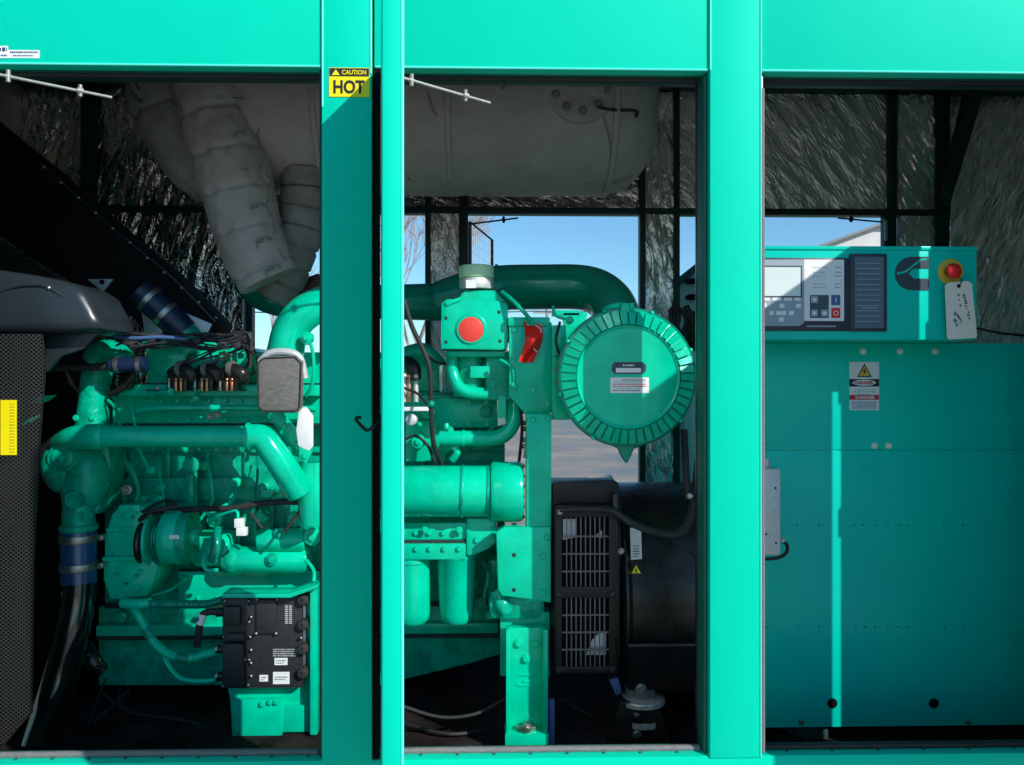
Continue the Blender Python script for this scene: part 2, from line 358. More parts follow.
# slotted grey frame on the paving behind the air filter
t = thing('slotted_steel_frame', 'pale sloping steel frame with oval slots behind the air filter', 'frame', Vector((P(692, 400, 3.0).x, 3.0, 0)))
b0 = P(677, 280, 3.0); b1 = P(735, 240, 3.0)
m = M(); m.poly([(677, 280), (735, 236), (735, 700), (677, 700)], 3.0, .05, .004); m.make('panel', PLATE, t)
m = M(); m.poly([(674, 281), (736, 232), (736, 240), (680, 285), (680, 700), (674, 700)], 2.97, .03, .003); m.make('edge_frame', FRAME, t)
for yy in (281, 297, 318):
    m = M(); m.lathe(P(692, yy, 2.955), (0, 1, 0), [(0, 0), (.045, 0), (.045, .02), (0, .02)], 20, rf=lambda h, a: 1/math.sqrt((math.cos(a)/.45)**2+(math.sin(a)/1)**2)); m.make('oval_slot', BLKM, t)

# ================================================================ ENCLOSURE
ENC = thing('generator_enclosure', 'bright green walk-in steel enclosure with open bays around the engine', 'enclosure', (0, 1, 0))
XL, XR, YB, ZR = -2.6, 3.1, 2.02, ZC+1.68
zt = P(512, 69, 0).z; zs = P(512, 758.5, 0).z; zf = zs-.20
zb = .10
# plinth / base rail below the sill
m = M(); m.wbox(XL, XR, 0, .07, .02, zs, .006); m.make('base_rail', G_SHELL, ENC)
m = M(); m.wbox(XL, XR, YB-.06, YB+.02, .02, zs, .006); m.make('base_rail', G_SHELL, ENC)
m = M(); m.wbox(XL+.005, XR-.005, .104, YB-.064, .02, zf); m.make('floor_plate', FLOORM, ENC)
m = M(); m.wbox(XL, XR, -.01, YB+.03, ZR, ZR+.05, .01); m.make('roof', G_SHELL, ENC)
m = M(); m.wbox(XL+.03, XR-.03, .06, YB-.03, ZR-.045, ZR-.004); m.make('ceiling_insulation', FOIL, ENC)
m = M(); m.wbox(XL-.005, XL+.035, .0, YB, zs+.002, ZR-.002, .004); m.make('end_wall', G_SHELL, ENC)
m = M(); m.wbox(XR-.035, XR+.005, .0, YB, zs+.002, ZR-.002, .004); m.make('end_wall', G_SHELL, ENC)
m = M(); m.wbox(XL+.037, XL+.06, .08, YB-.05, zs, ZR-.05); m.make('wall_insulation', FOIL, ENC)
m = M(); m.wbox(XR-.06, XR-.037, .08, YB-.05, zs, ZR-.05); m.make('wall_insulation', FOIL, ENC)
def xp(px, Y=0): return P(px, 382, Y).x
posts = [(-130, -70), (322, 372), (709.5, 761), (1093.5, 1150)]
for a, b in posts:
    m = M(); m.wbox(xp(a), xp(b), -.006, .10 if a < 0 or a > 1000 else .038, zs-.004, ZR-.004, .0045); m.make('corner_post' if a < 0 or a > 1000 else 'door_post', G_SHELL, ENC)
EDGE = mat('painted_edge_highlight', (.12, .86, .72), .35)  # pale colour for strips that paint sun highlights onto the edges
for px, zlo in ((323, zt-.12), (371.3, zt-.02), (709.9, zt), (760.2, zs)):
    m = M(); m.wtube([(xp(px), -.0065, max(zlo, zs)), (xp(px), -.0065, ZR-.01)], .0026, seg=8, smooth=False); m.make('edge_highlight', EDGE, ENC)
# header panels between posts
hx = [(-70, 322), (374, 709.5), (761, 1093.5)]
for a, b in hx:
    m = M(); m.wbox(xp(a)+.001, xp(b)-.001, 0, .045, zt, ZR-.006, .003); m.make('header_panel', G_SHELL, ENC)
    m = M(); m.wtube([(xp(a)+.004, .001, zt+.003), (xp(b)-.004, .001, zt+.003)], .0035, seg=8, smooth=False); m.make('edge_highlight', EDGE, ENC)
    m = M(); m.wbox(xp(a)+.001, xp(b)-.001, .047, .075, zt+.004, zt+.06, .003); m.make('header_flange', G_JAMB, ENC)
    m = M(); m.wtube([(xp(a)+.01, .088, zt+.006), (xp(b)-.01, .088, zt+.006)], .011, seg=10, smooth=False); m.make('door_seal', RUB, ENC)
    m = M(); m.wbox(xp(a)+.001, xp(b)-.001, .10, .135, zt-.002, zt+.06, .003); m.make('inner_header', FRAME, ENC)
    m = M(); m.wbox(xp(a)+.001, xp(b)-.001, .102, .135, zt+.065, ZR-.05, .003); m.make('header_insulation', FOILD, ENC)
# solid side panels past the open bays
m = M(); m.wbox(XL, xp(-130)-.001, 0, .04, zs+.002, ZR-.006, .003); m.make('side_panel', G_SHELL, ENC)
m = M(); m.wbox(xp(1150)+.001, XR, 0, .04, zs+.002, ZR-.006, .003); m.make('side_panel', G_SHELL, ENC)
# jamb returns & seals
for px, sgn in ((322, -1), (709.5, -1), (-70, 1), (1093.5, -1)):
    x = xp(px)
    m = M(); x0, x1 = sorted((x+sgn*.002, x+sgn*.012)); m.wbox(x0, x1, .02, .10, zs, zt, .002); m.make('jamb', G_JAMB if px != 322 else FRAME, ENC)
    m = M(); x0, x1 = sorted((x, x+sgn*.013)); m.wbox(x0, x1, .103, .125, zs, zt, .004); m.make('inner_jamb', BLK, ENC)
m = M(); m.wbox(xp(372)+.001, xp(379), .004, .03, zs, zt, .003); m.make('added_hinge_gap_filler', BLKM, ENC)  # black filler added so sun does not leak through the hinge gap
m = M(); m.wbox(xp(761)+.001, xp(761)+.010, .012, .034, zs, zt, .003); m.make('jamb_strip', BLK, ENC)
m = M(); m.wtube([(xp(761)+.006, .003, zs+.012), (xp(761)+.006, .008, zt-.05)], .0075, seg=10, smooth=False); m.make('door_seal', RUBG, ENC)
for a, b in hx:
    m = M(); m.wtube([(xp(a)+.02, .045, zs+.006), (.5*(xp(a)+xp(b)), .043, zs+.008), (xp(b)-.02, .045, zs+.006)], .010, seg=12, smooth=False); m.make('sill_seal', RUBG if a < 700 else RUB, ENC)
    m = M(); m.wbox(xp(a)+.002, xp(b)-.002, .078, .10, zs-.03, zs-.004, .003); m.make('sill_lip', G_JAMB, ENC)
for px in list(range(10, 320, 37))+list(range(420, 700, 37))+list(range(790, 1024, 46)):
    m = M(); c = P(px, 757, 0); m.lathe(Vector((c.x, .028, zs-.001)), (0, 0, 1), [(.006, 0), (.005, .003), (0, .004)], 10); m.make('sill_rivet', G_JAMB, ENC)

# ---- rear side: foil-lined posts, openings, roof beam
def rbox(x0, x1, z0, z1, y0, y1, name, mt, b=.003):
    m = M(); m.wbox(min(x0, x1), max(x0, x1), y0, y1, z0, z1, b); return m.make(name, mt, ENC)
YR = YB-.10
def foil_sheet(x0, x1, z0, z1, y0, y1, name, mt, b=0, ang=18, du=.0095, dv=.034, amp=.0036, seed=1):
    """crumpled foil: a real faceted sheet, long narrow folds leaning by ang degrees, over a thin backing"""
    x0, x1 = min(x0, x1), max(x0, x1); m = M(); rr = random.Random(seed); a = math.radians(ang); ca, sa = math.cos(a), math.sin(a)
    cx, cz = (x0+x1)/2, (z0+z1)/2; R_ = math.hypot(x1-x0, z1-z0)/2+.05; nu, nv = int(2*R_/du), int(2*R_/dv); g_ = {}
    for i in range(nu+1):
        for j in range(nv+1):
            u = -R_+i*du+rr.uniform(-.45, .45)*du; v = -R_+(j+.5*(i % 2))*dv+rr.uniform(-.45, .45)*dv
            X, Z = cx+u*ca-v*sa, cz+u*sa+v*ca
            if X < x0-.05 or X > x1+.05 or Z < z0-.05 or Z > z1+.05: continue
            w = noise.noise(Vector((X*4+seed, Z*4, 0)))
            w2 = noise.noise(Vector((X*11*ca+Z*11*sa, (Z*ca-X*sa)*3.5, seed+7)))
            d = rr.uniform(-1, 1)*amp*(.18+2.1*abs(w))+.016*abs(w2)+.012*noise.noise(Vector((X*3, Z*3, seed)))
            g_[(i, j)] = m.bm.verts.new((min(max(X, x0), x1), y0-.004+d, min(max(Z, z0), z1)))
    for (i, j), p in g_.items():
        q = [g_.get((i+1, j)), g_.get((i+1, j+1)), g_.get((i, j+1))]
        if None in q: continue
        if rr.random() < .5: tr = [(p, q[0], q[1]), (p, q[1], q[2])]
        else: tr = [(p, q[0], q[2]), (q[0], q[1], q[2])]
        for t in tr:
            n_ = (t[1].co-t[0].co).cross(t[2].co-t[0].co)
            if n_.length > 1e-7: m.bm.faces.new(t)
    for v in [v for v in m.bm.verts if not v.link_faces]: m.bm.verts.remove(v)
    m.wbox(x0, x1, y0+.012, max(y1, y0+.016), z0, z1)
    return m.make(name, mt, ENC, ang=3)
zrt = P(600, 211, YR).z; zbeam = P(600, 92, YR).z
rbox(XL+.06, XR-.06, zbeam, ZR-.046, YR-.10, YR, 'roof_beam', FRAME)
rbox(XL+.06, xp(942, YR), zrt-.022, zrt+.012, YR-.03, YR+.02, 'rear_header_beam', FRAME)
foil_sheet(xp(252, YR)+.002, xp(640, YR), zrt+.013, zbeam-.001, YR, YR+.03, 'rear_header_insulation', FOILD, ang=70, seed=2)
foil_sheet(xp(640, YR)+.001, xp(936, YR)-.001, zrt+.013, zbeam-.001, YR, YR+.03, 'rear_header_insulation', FOIL, ang=35, seed=3)
foil_sheet(XL+.06, xp(243, YR), ZC-.6, zbeam-.001, YR+.001, YR+.03, 'rear_wall_insulation', FOILD, ang=-14, seed=4, du=.014, dv=.05, amp=.006)
rbox(XL+.06, xp(243, YR), zf+.01, ZC-.601, YR+.001, YR+.03, 'rear_wall_insulation', FOILD)
foil_sheet(xp(950, YR), XR-.06, ZC-.1, zbeam-.001, YR+.001, YR+.03, 'rear_wall_insulation', FOILB, ang=-20, seed=5, du=.014, dv=.05, amp=.006)
rbox(xp(950, YR), XR-.06, zf+.01, ZC-.101, YR+.001, YR+.03, 'rear_wall_insulation', FOILB)
rbox(xp(84, YR), xp(98, YR), zf, zbeam-.002, YR-.04, YR-.001, 'rear_stud', FRAME)
for a, b, fo in ((425, 468, 1), (640, 680, 1), (882, 950, 1)):
    e = [(a, a+5.5), (b-9 if a == 425 else b-6, b)] if a < 800 else [(890, 897), (936, 950)]
    for p, q in e: rbox(xp(p, YR-.04), xp(q, YR-.04), zf, zbeam-.002, YR-.04, YR+.02, 'rear_post', FRAME)
    fa_, fb_ = (e[0][1], e[1][0])
    foil_sheet(xp(fa_, YR)-.004, xp(fb_, YR)+.004, ZC-.75, (zrt-.024 if a < 600 else zbeam-.004), YR-.020, YR-.002, 'post_insulation', FOILB if a > 600 else FOIL, ang=28 if a > 800 else 12, seed=a, du=.013, dv=.045, amp=.006)
rbox(xp(243, YR-.04), xp(252, YR-.04), zf, zbeam-.002, YR-.04, YR+.02, 'rear_post', FRAME)
rbox(xp(243.5, YR-.05), xp(245.3, YR-.05), zf+.2, P(250, 292, YR).z, YR-.055, YR-.045, 'seal_strip', PLATE, 0)
rbox(xp(882, YR), xp(890, YR), zf, zrt-.02, YR-.03, YR+.02, 'rear_door_frame', FRAME)
rbox(xp(886, YR-.06), xp(888.4, YR-.06), P(886, 242, YR).z, P(886, 222, YR).z, YR-.05, YR-.045, 'seal_strip', PLATE, 0)
m = M(); m.poly([(968, 90), (985, 90), (950, 205), (944, 196)], YR-.12, .05, .002); m.make('diagonal_brace', FRAME, ENC)
rbox(XL+.06, XR-.06, zs-.02, zs+.01, YR-.02, YB-.07, 'rear_sill', FRAME)
# rear exterior skin above openings
rbox(XL, XR, zrt-.01, ZR-.002, YB-.05, YB, 'rear_header_panel', G_SHELL)
rbox(XL, xp(243, YB), zs+.002, zrt-.012, YB-.05, YB, 'rear_panel', G_SHELL)
rbox(xp(950, YB), XR, zs+.002, zrt-.012, YB-.05, YB, 'rear_panel', G_SHELL)

# ---- doors: (hinge x, hinge y, direction of the leaf, length)
def door(hx, hy, ang, L, flip, gap=.0, lx='', detail=False):
    """leaf runs from the hinge outward; ang measured from -Y toward +X; flip = side of the outer skin"""
    d = Vector((math.sin(ang), -math.cos(ang), 0)); n = Vector((d.y, -d.x, 0))*flip       # n points to the outer face
    th = .037
    def leaf(u0, u1, w0, w1, z0, z1, name, mt, parent=ENC, b=.004):
        m = M(); vs = [(u, w, z) for u in (u0, u1) for w in (w0, w1) for z in (z0, z1)]
        vs = [m.bm.verts.new(Vector((hx, hy, 0))+d*u+n*w+Vector((0, 0, z))) for u, w, z in vs]
        q = [(0, 1, 3, 2), (4, 6, 7, 5), (0, 4, 5, 1), (2, 3, 7, 6), (0, 2, 6, 4), (1, 5, 7, 3)]
        fs = [m.bm.faces.new([vs[i] for i in f]) for f in q]; bmesh.ops.recalc_face_normals(m.bm, faces=fs)
        m._bev(list(set(e for f in fs for e in f.edges)), b); return m.make(name, mt, parent)
    z0, z1 = zs-.01, zt+.004
    dr = leaf(gap, L, 0, th, z0, z1, 'door', G_SHELL)
    leaf(gap+.05, L-.12, -.003, -.0005, z0+.05, z1-.05, 'door_insulation', FOILD, dr, .002)
    leaf(gap+.004, gap+.05, -.006, -.001, z0+.04, z1-.04, 'door_seal', RUB, dr, .002)
    leaf(L-.006, L+.0015, -.0015, .0035, z0+.002, z1-.002, 'door_edge_highlight', EDGE, dr, .001)  # pale strip painted as the highlight on the free edge
    for z in (z1-.16, z1-.55, .5*(z0+z1), z0+.2):
        m = M(); c = Vector((hx, hy-.004, z))+n*.010; m.lathe(c, (0, 0, 1), [(0, 0), (.007, 0), (.007, .10), (0, .10)], 12)
        m.make('hinge', BLK, dr)
    if detail:                                           # folding latch lever on the outer skin
        c = Vector((hx, hy, P(370, 425, -.5).z))+d*.38+n*(th+.001)
        m = M(); m.lathe(c, n, [(0, 0), (.022, 0), (.022, .008), (0, .008)], 18); m.make('latch_base', BLKM, dr)
        m = M(); m.wtube([c+n*.006, c+n*.03+Vector((0, 0, -.018)), c+n*.042+Vector((0, 0, -.014)), c+n*.062+Vector((0, 0, .010)), c+n*.048+Vector((0, 0, .014))], [.005, .004, .0045, .0045, .004], seg=8, sub=4); m.make('latch_lever', STEEL if 0 else BLK, dr)
    return dr
_o0, _o1 = P(381, 382, -.012), P(382, 382, -1.0); _dv = (_o1-_o0).normalized()
ddx = door(_o0.x+.037*-_dv.y, _o0.y+.037*_dv.x, math.atan2(_dv.x, -_dv.y), 1.0, 1, 0, detail=True)
# outer skin must face -x : flip=+1 gives n=(d.y,-d.x)=(-,..)
door(xp(-70)+.004, -.012, math.radians(-38), 1.0, 1, 0)
door(xp(1092)-.004, -.0, math.radians(-11), .83, -1, .046)

STAY = mat('dull_zinc_rod', (.30, .30, .285), .5, .4, var=.35, vscale=90)
def stay(p, q, knots, label=None, m_=None):
    m_ = m_ or STAY
    m = M(); m.wtube([p, q], .0046, seg=10, smooth=False)
    o = m.make('door_stay', m_, ENC)
    for t, r in knots:
        c = p.lerp(q, t); m = M(); ax = (q-p).normalized()
        m.lathe(c-ax*.008, ax, [(0, 0), (r, 0), (r, .016), (0, .016)], 12); m.make('stay_clamp', m_, o)
        m = M(); m.lathe(c-Vector((0, 0, .016)), (0, 0, 1), [(0, 0), (.006, 0), (.006, .034), (0, .034)], 10); m.make('stay_screw', m_, o)
stay(P(112, 97.5, .03), P(-16, 71.5, -.12), [(.26, .010), (.82, .006)])
stay(P(490, 103, .03), P(398, 76.5, -.12), [(.28, .010), (.86, .006)])
stay(P(470, 224, YR-.05), P(518, 218, YR-.05), [(.7, .012)], m_=BLKM)
stay(P(882, 222, YR-.05), P(838, 218, YR-.05), [(.7, .012)], m_=BLKM)

# ---- stickers on the enclosure
lb = M(); lb.box(329, 67.5, 369.5, 97, -.0082, .0012, 0); hot = lb.make('caution_sticker', YEL, ENC, label='yellow and black CAUTION HOT sticker')
m = M(); m.box(329.5, 68, 369, 76.3, -.0092, .0008, 0); m.make('sticker_band', INK, hot)
text('CAUTION', 354, 72.2, -.0098, 4.6, YEL, hot, wpx=24, bold=.02).name = 'lettering'
text('HOT', 349, 86.8, -.0092, 13.5, INK, hot, wpx=31, bold=.03).name = 'lettering'
m = M(); m.poly([(331.8, 75), (335.8, 69.2), (339.8, 75)], -.0098, .0004, 0); m.make('warning_triangle', YEL, hot)
m = M(); m.box(-30, 49.5, 39.5, 58.2, -.0012, .001, 0); wl = m.make('white_label', WHT, ENC)
m = M(); m.box(-30, 45.5, 8, 58.2, -.0022, .0008, 0); m.make('logo_block', WHT, wl)
dashes(-6, 7, 49.4, -.0026, 4.2, INKN, wl, 3); dashes(-6, 7, 55.4, -.0026, 1.8, INKN, wl, 2)
dashes(10, 38, 52.2, -.0018, 1.7, INKN, wl, 1.2); dashes(13, 33, 55.6, -.0018, 1.3, INKN, wl, 1.2)

# ================================================================ SILENCER + WRAPPED EXHAUST
def crumple(amp, k, seed):
    def f(t, a):
        p = Vector((math.cos(a)*k, math.sin(a)*k, t*k*3+seed)); return 1+amp*noise.noise(p)+amp*.5*noise.noise(p*2.7)
    return f
YSI = 1.10
SIL = thing('exhaust_silencer', 'large grey lagged exhaust silencer lying under the enclosure roof', 'silencer', P(460, 108, YSI))
rS = 84*S(YSI); a, b = P(250, 108, YSI), P(652, 106, YSI); Lc = b.x-a.x
m = M(); pr = [(0, 0), (rS*.7, 0), (rS*.95, .03), (rS, .10)]; n_ = 46
for i in range(1, n_): pr.append((rS, .10+(Lc-.34)*i/n_))
for t in range(0, 9): th = t/8*PI/2; pr.append((rS*(.35+.65*math.cos(th)) if t < 8 else 0.0, Lc-.24+.24*math.sin(th)))
pr.insert(-1, (rS*.3, Lc))
m.lathe(Vector((a.x, YSI, a.z)), (1, 0, 0), pr, 72, rf=lambda h, an: 1+.012*noise.noise(Vector((h*5, math.cos(an)*3, math.sin(an)*3)))+.012*noise.noise(Vector((h*14, math.cos(an)*9, math.sin(an)*9)))-(.015 if abs((h % .62)-.31) < .010 else 0))
m.make('lagging', FAB, SIL, ang=60)
for px in (330, 452, 605):
    c = P(px, 106, YSI); m = M()
    m.lathe(Vector((c.x-.012, YSI, a.z)), (1, 0, 0), [(rS*1.0, 0), (rS*1.012, .003), (rS*1.012, .021), (rS*1.0, .024)], 64, rf=lambda h, an: 1+.006*noise.noise(Vector((px, math.cos(an)*6, math.sin(an)*6)))); m.make('seam_flap', FAB, SIL)
Yf = YSI-rS*.97
m = M(); m.cyly(581, 84, 38, YSI-rS*.985, .16, .06, 40); fl = m.make('inlet_flange', FAB, SIL)
for k in range(10):
    an = 2*PI*k/10+.25; m = M(); m.bolt(581+27*math.cos(an), 84+27*math.sin(an), YSI-rS*.985, 3.6, .012); m.make('flange_bolt', FABD, fl)
for k, (x, y) in enumerate(((488, 90), (503, 90))):
    m = M(); m.bolt(x, y, Yf+.02, 3, .03); m.make('stud', STEEL, SIL)
m = M(); m.wtube([P(598, 107, Yf-.03), P(612, 110, Yf), P(636, 111, Yf+.03), P(636, 117, Yf+.03)], .006, seg=8); m.make('tie_wire', RUB, SIL)
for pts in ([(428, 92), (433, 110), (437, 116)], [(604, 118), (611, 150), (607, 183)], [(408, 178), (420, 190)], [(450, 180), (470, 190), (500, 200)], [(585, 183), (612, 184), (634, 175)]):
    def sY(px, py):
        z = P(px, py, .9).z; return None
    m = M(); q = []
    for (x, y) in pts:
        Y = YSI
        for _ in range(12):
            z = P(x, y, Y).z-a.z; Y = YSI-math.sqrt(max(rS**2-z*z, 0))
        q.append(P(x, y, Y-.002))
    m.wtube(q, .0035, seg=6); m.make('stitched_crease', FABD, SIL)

SLV = thing('wrapped_exhaust_pipe', 'grey blanket wrapped exhaust bend tied with cords in front of the silencer', 'exhaust pipe', P(235, 180, .72))
def sleeve(pts, radii, n, name, mt, amp=.05, seed=0, pa=.06):
    def rf(t, an):
        ph = (t*n) % 1; e = min(ph, 1-ph)
        pinch = -pa*math.exp(-(e/.05)**2)
        pk = .035*math.sin(an*9+seed+6*int(t*n))*math.exp(-(e/.14)**2)
        p = Vector((math.cos(an)*1.6, math.sin(an)*1.6, t*n*1.2+seed))
        return 1+pinch+pk+amp*noise.noise(p)+amp*.6*noise.noise(p*2.6)+.012*math.sin(ph*PI)
    m = M(); m.tube(pts, radii, seg=64, sub=26, rf=rf); return m.make(name, mt, SLV, ang=70)
main = sleeve([(206, 40, .86), (214, 90, .86), (226, 145, .86), (240, 200, .86), (255, 250, .86), (270, 281, .87)], [38, 38, 37, 35, 32, 30], 6.3, 'blanket_sleeve', FAB)
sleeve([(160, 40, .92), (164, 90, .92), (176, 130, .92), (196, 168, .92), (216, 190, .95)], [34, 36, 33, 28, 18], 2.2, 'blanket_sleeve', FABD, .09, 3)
sleeve([(306, 170, .98), (304, 205, .98), (296, 245, .98), (284, 280, 1.0), (272, 300, 1.0)], [24, 23, 22, 20, 18], 7, 'ringed_sleeve', FABD, .04, 5, .15)
for k, (x, y) in enumerate(((236, 135), (241, 172), (256, 206), (262, 240), (272, 268))):
    yy = .86-.125
    m = M(); m.bead(x-1, y, yy, 2.4); m.tube([(x-6, y+3, yy), (x-2, y-1, yy-.008), (x+5, y-3, yy), (x+9, y-1, yy+.02)], .9, seg=6); m.tube([(x-3, y+2, yy), (x-6, y+9, yy+.004)], .8, seg=6)
    m.make('lacing_knot', FABD, SLV)
m = M(); pts = [(258, 108, .80), (263, 120, .79), (257, 134, .78), (261, 150, .78), (266, 156, .78), (259, 172, .78), (268, 186, .78), (272, 194, .78), (266, 206, .78), (274, 218, .78), (278, 224, .78), (272, 240, .78), (280, 252, .78), (286, 262, .80), (280, 276, .81)]
m.tube(pts, .8, seg=6, sub=4); m.make('lacing_cord', FABD, SLV)
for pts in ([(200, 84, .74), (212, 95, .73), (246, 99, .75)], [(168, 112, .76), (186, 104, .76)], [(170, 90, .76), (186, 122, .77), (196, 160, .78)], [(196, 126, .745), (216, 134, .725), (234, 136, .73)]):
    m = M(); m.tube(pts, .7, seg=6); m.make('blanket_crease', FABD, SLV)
m = M(); m.poly([(252, 104), (263, 104), (264, 122), (256, 126)], .79, .012, .002); m.make('blanket_tab', FAB, SLV)
# roof hanger clutter top left
m = M(); m.tube([(124, 74, .30), (130, 92, .32), (142, 102, .36)], 2.2, seg=8); m.tube([(132, 74, .32), (139, 90, .34)], 1.2, seg=8); cbl = m.make('roof_cable', RUB); tag(cbl, 'short black cable hanging from the enclosure roof beside the blanket', 'cable')

# ================================================================ RADIATOR SIDE (left)
YG = .38
RAD = thing('radiator', 'dark radiator with perforated fan guard and curved grey shroud at the left end', 'radiator', P(10, 740, YG))
m = M(); m.poly([(-90, 334), (42, 334), (46, 360), (40, 440), (34, 560), (32, 712), (4, 744), (-90, 752)], YG, .0015, 0); m.make('perforated_guard', PERF, RAD)
m = M(); m.tube([(42, 334, YG), (46, 360, YG), (40, 440, YG), (34, 560, YG), (32, 712, YG), (4, 744, YG)], .9, seg=6, smooth=False); m.make('guard_edge', BLK, RAD)
for pts in ([(-20, 640), (18, 660)],): pass
m = M(); m.poly([(-90, 262), (-10, 268), (30, 274), (62, 280), (82, 290), (94, 312), (102, 330), (44, 333), (-90, 333)], YG+.02, .30, .035); m.make('shroud', SHROUD, RAD, ang=75)
m = M(); m.poly([(46, 333.5), (100, 331), (84, 348), (60, 356), (46, 372)], YG+.10, .02, .004); m.make('shroud_return', SHROUD, RAD)
m = M(); m.tube([(0, 292, YG+.022), (20, 286, YG+.018), (44, 286, YG+.018), (64, 297, YG+.024)], 1.5, seg=8); m.make('shroud_rib', SHROUD, RAD)
m = M(); m.bead(49, 288, YG+.02, 2.6); m.make('shroud_highlight', STEEL, RAD)  # steel bead added to stand for the highlight on the curved shroud
m = M()
for k in range(30): m.poly([(-30+k*3.6, 226+k*2.1), (-28.2+k*3.6, 227+k*2.1), (-46+k*3.6, 262+k*2.1), (-47.8+k*3.6, 261+k*2.1)], YG+.26, .01, 0)
m.poly([(-70, 200), (0, 240), (62, 276), (84, 292), (84, 330), (-70, 330)], YG+.272, .02, .002); m.make('ribbed_duct', BLK, RAD)
m = M(); m.poly([(-120, 30), (0, 130), (36, 158), (70, 188), (120, 232), (172, 275), (218, 322), (214, 334), (150, 338), (118, 300), (96, 330), (60, 276), (0, 236), (-120, 200)], YG+.56, .20, .004); m.make('sloping_duct', BLKM, RAD)
m = M(); m.tube([(36, 160, YG+.555), (70, 190, YG+.555), (120, 234, YG+.555), (172, 277, YG+.555), (216, 322, YG+.555)], .9, seg=6); m.make('duct_edge_trim', STEEL if 0 else SHROUD, RAD)
for i in range(11):
    t = i/10; m = M(); m.bead(44+172*t, 168+150*t+random.uniform(-1, 1), YG+.55, 1.5); m.make('duct_rivet', STEEL, RAD)
m = M(); m.poly([(87, 279), (113, 279), (103, 292)], YG+.55, .01, .001); pl = m.make('corner_plate', PLATE, RAD)
m = M(); m.bolt(102, 282, YG+.55, 2); m.make('plate_bolt', BLKM, pl)
m = M(); m.poly([(141, 311), (163, 330), (160, 341), (146, 340)], YG+.55, .01, .001); m.make('corner_plate', PLATE, RAD)
m = M(); m.poly([(183, 312), (212, 324), (206, 336), (196, 337)], YG+.545, .01, .001); m.make('corner_plate', PLATE, RAD)
# fan behind the guard
m = M()
for k in range(9):
    an = 2*PI*k/9; c = P(-60, 560, .95)
    for r_ in range(1): 
        q = [c+Vector((math.cos(an+da)*r, dy, math.sin(an+da)*r)) for r, da, dy in ((.10, -.15, 0), (.45, -.10, .0), (.45, .22, .09), (.10, .35, .09))]
        v = [m.bm.verts.new(p) for p in q]; m.bm.faces.new(v)
m.lathe(P(-60, 560, .92), (0, 1, 0), [(0, 0), (.09, .01), (.12, .05), (.12, .16), (0, .16)], 28); m.make('fan', BLKM, RAD)
m = M(); m.poly([(-120, 330), (62, 330), (62, 700), (46, 752), (-120, 756)], 1.0, .3, .01); m.make('core', BLKM, RAD)
for (a_, b_) in (((28, 404, 56, 395), 0), ((22, 425, 40, 415), 0)):
    m = M(); m.poly([(a_[0], a_[1]), (a_[0]+10, a_[1]-8), (a_[2], a_[3]), (a_[2]-10, a_[3]+7)], .7, .01, .002); m.make('fan_blade_tip', G_ENG, RAD)
yl = M(); yl.box(.5, 400, 16.5, 455, YG-.004, .002, 0, ang=0); yt = yl.make('caution_strip', YEL, RAD, label='yellow vertical sticker on the fan guard')
for yy in range(404, 453, 3): dashes(9.5, 14.5, yy, YG-.0046, .7, INK, yt, 1.6)

# ================================================================ ENGINE
ENG = thing('diesel_engine', 'bright green inline diesel engine with pipes, pulleys and filters between radiator and alternator', 'engine', P(300, 745, 1.0))
def part(build, name, mt, parent=None, **k):
    m = M(); build(m); return m.make(name, mt, parent or ENG, **k)
# --- block, pan
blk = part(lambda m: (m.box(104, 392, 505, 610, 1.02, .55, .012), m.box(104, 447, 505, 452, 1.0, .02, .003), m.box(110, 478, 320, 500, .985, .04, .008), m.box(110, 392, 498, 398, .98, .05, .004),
     [m.box(x, 452, x+5, 478, 1.0, .03, .003) for x in (128, 165, 205, 244, 285, 420, 455)], [m.box(x, 505, x+16, 560, .99, .03, .008) for x in (112, 208, 300, 330, 400)]), 'engine_block', G_CAST_SHADED)
part(lambda m: m.poly([(98, 606), (500, 606), (500, 655), (470, 664), (380, 686), (98, 686)], .98, .55, .012), 'oil_pan', G_CAST_SHADED)
part(lambda m: (m.box(96, 626, 498, 636, .93, .06, .004)), 'pan_rail', G_ENG)
for x in range(110, 500, 26): part(lambda m: m.bolt(x, 631, .93, 2.2), 'rail_bolt', G_ENG, blk)
part(lambda m: m.box(178, 571, 320, 602, .97, .04, .004), 'side_cover', G_ENG)
for (x, y) in ((186, 577), (214, 577), (243, 577), (270, 578), (304, 578), (186, 596)): part(lambda m: m.bolt(x, y, .97, 2), 'cover_bolt', G_ENG)
# --- head, rocker boxes
part(lambda m: (m.box(118, 384, 320, 396, .84, .3, .006), m.box(112, 395, 508, 424, .90, .45, .01), m.tube([(136, 411, .835), (160, 408, .83), (240, 408, .83), (316, 409, .83)], 3.2, seg=10)), 'cylinder_head', G_ENG)
part(lambda m: (m.box(146, 346, 246, 390, .92, .40, .02), m.cyly(166, 358, 21, .90, .2, .4), m.cyly(205, 360, 20, .90, .2, .4), m.cyly(236, 360, 15, .89, .2, .4)), 'rocker_cover', G_ENG)
part(lambda m: m.box(250, 352, 440, 392, .98, .33, .015), 'rocker_cover', G_ENG)
part(lambda m: (m.cyly(186, 346, 8, .86, .05), m.box(140, 340, 214, 347, .88, .2, .006)), 'cover_cap', G_ENG)
for (x, y) in ((150, 352), (185, 354), (222, 352), (244, 352), (196, 398), (303, 417), (210, 417), (218, 415)): part(lambda m: m.bolt(x, y, .875 if y < 380 else .84 if y < 400 else .895, 2.6), 'head_bolt', STEEL if y in (417, 415) else G_ENG)
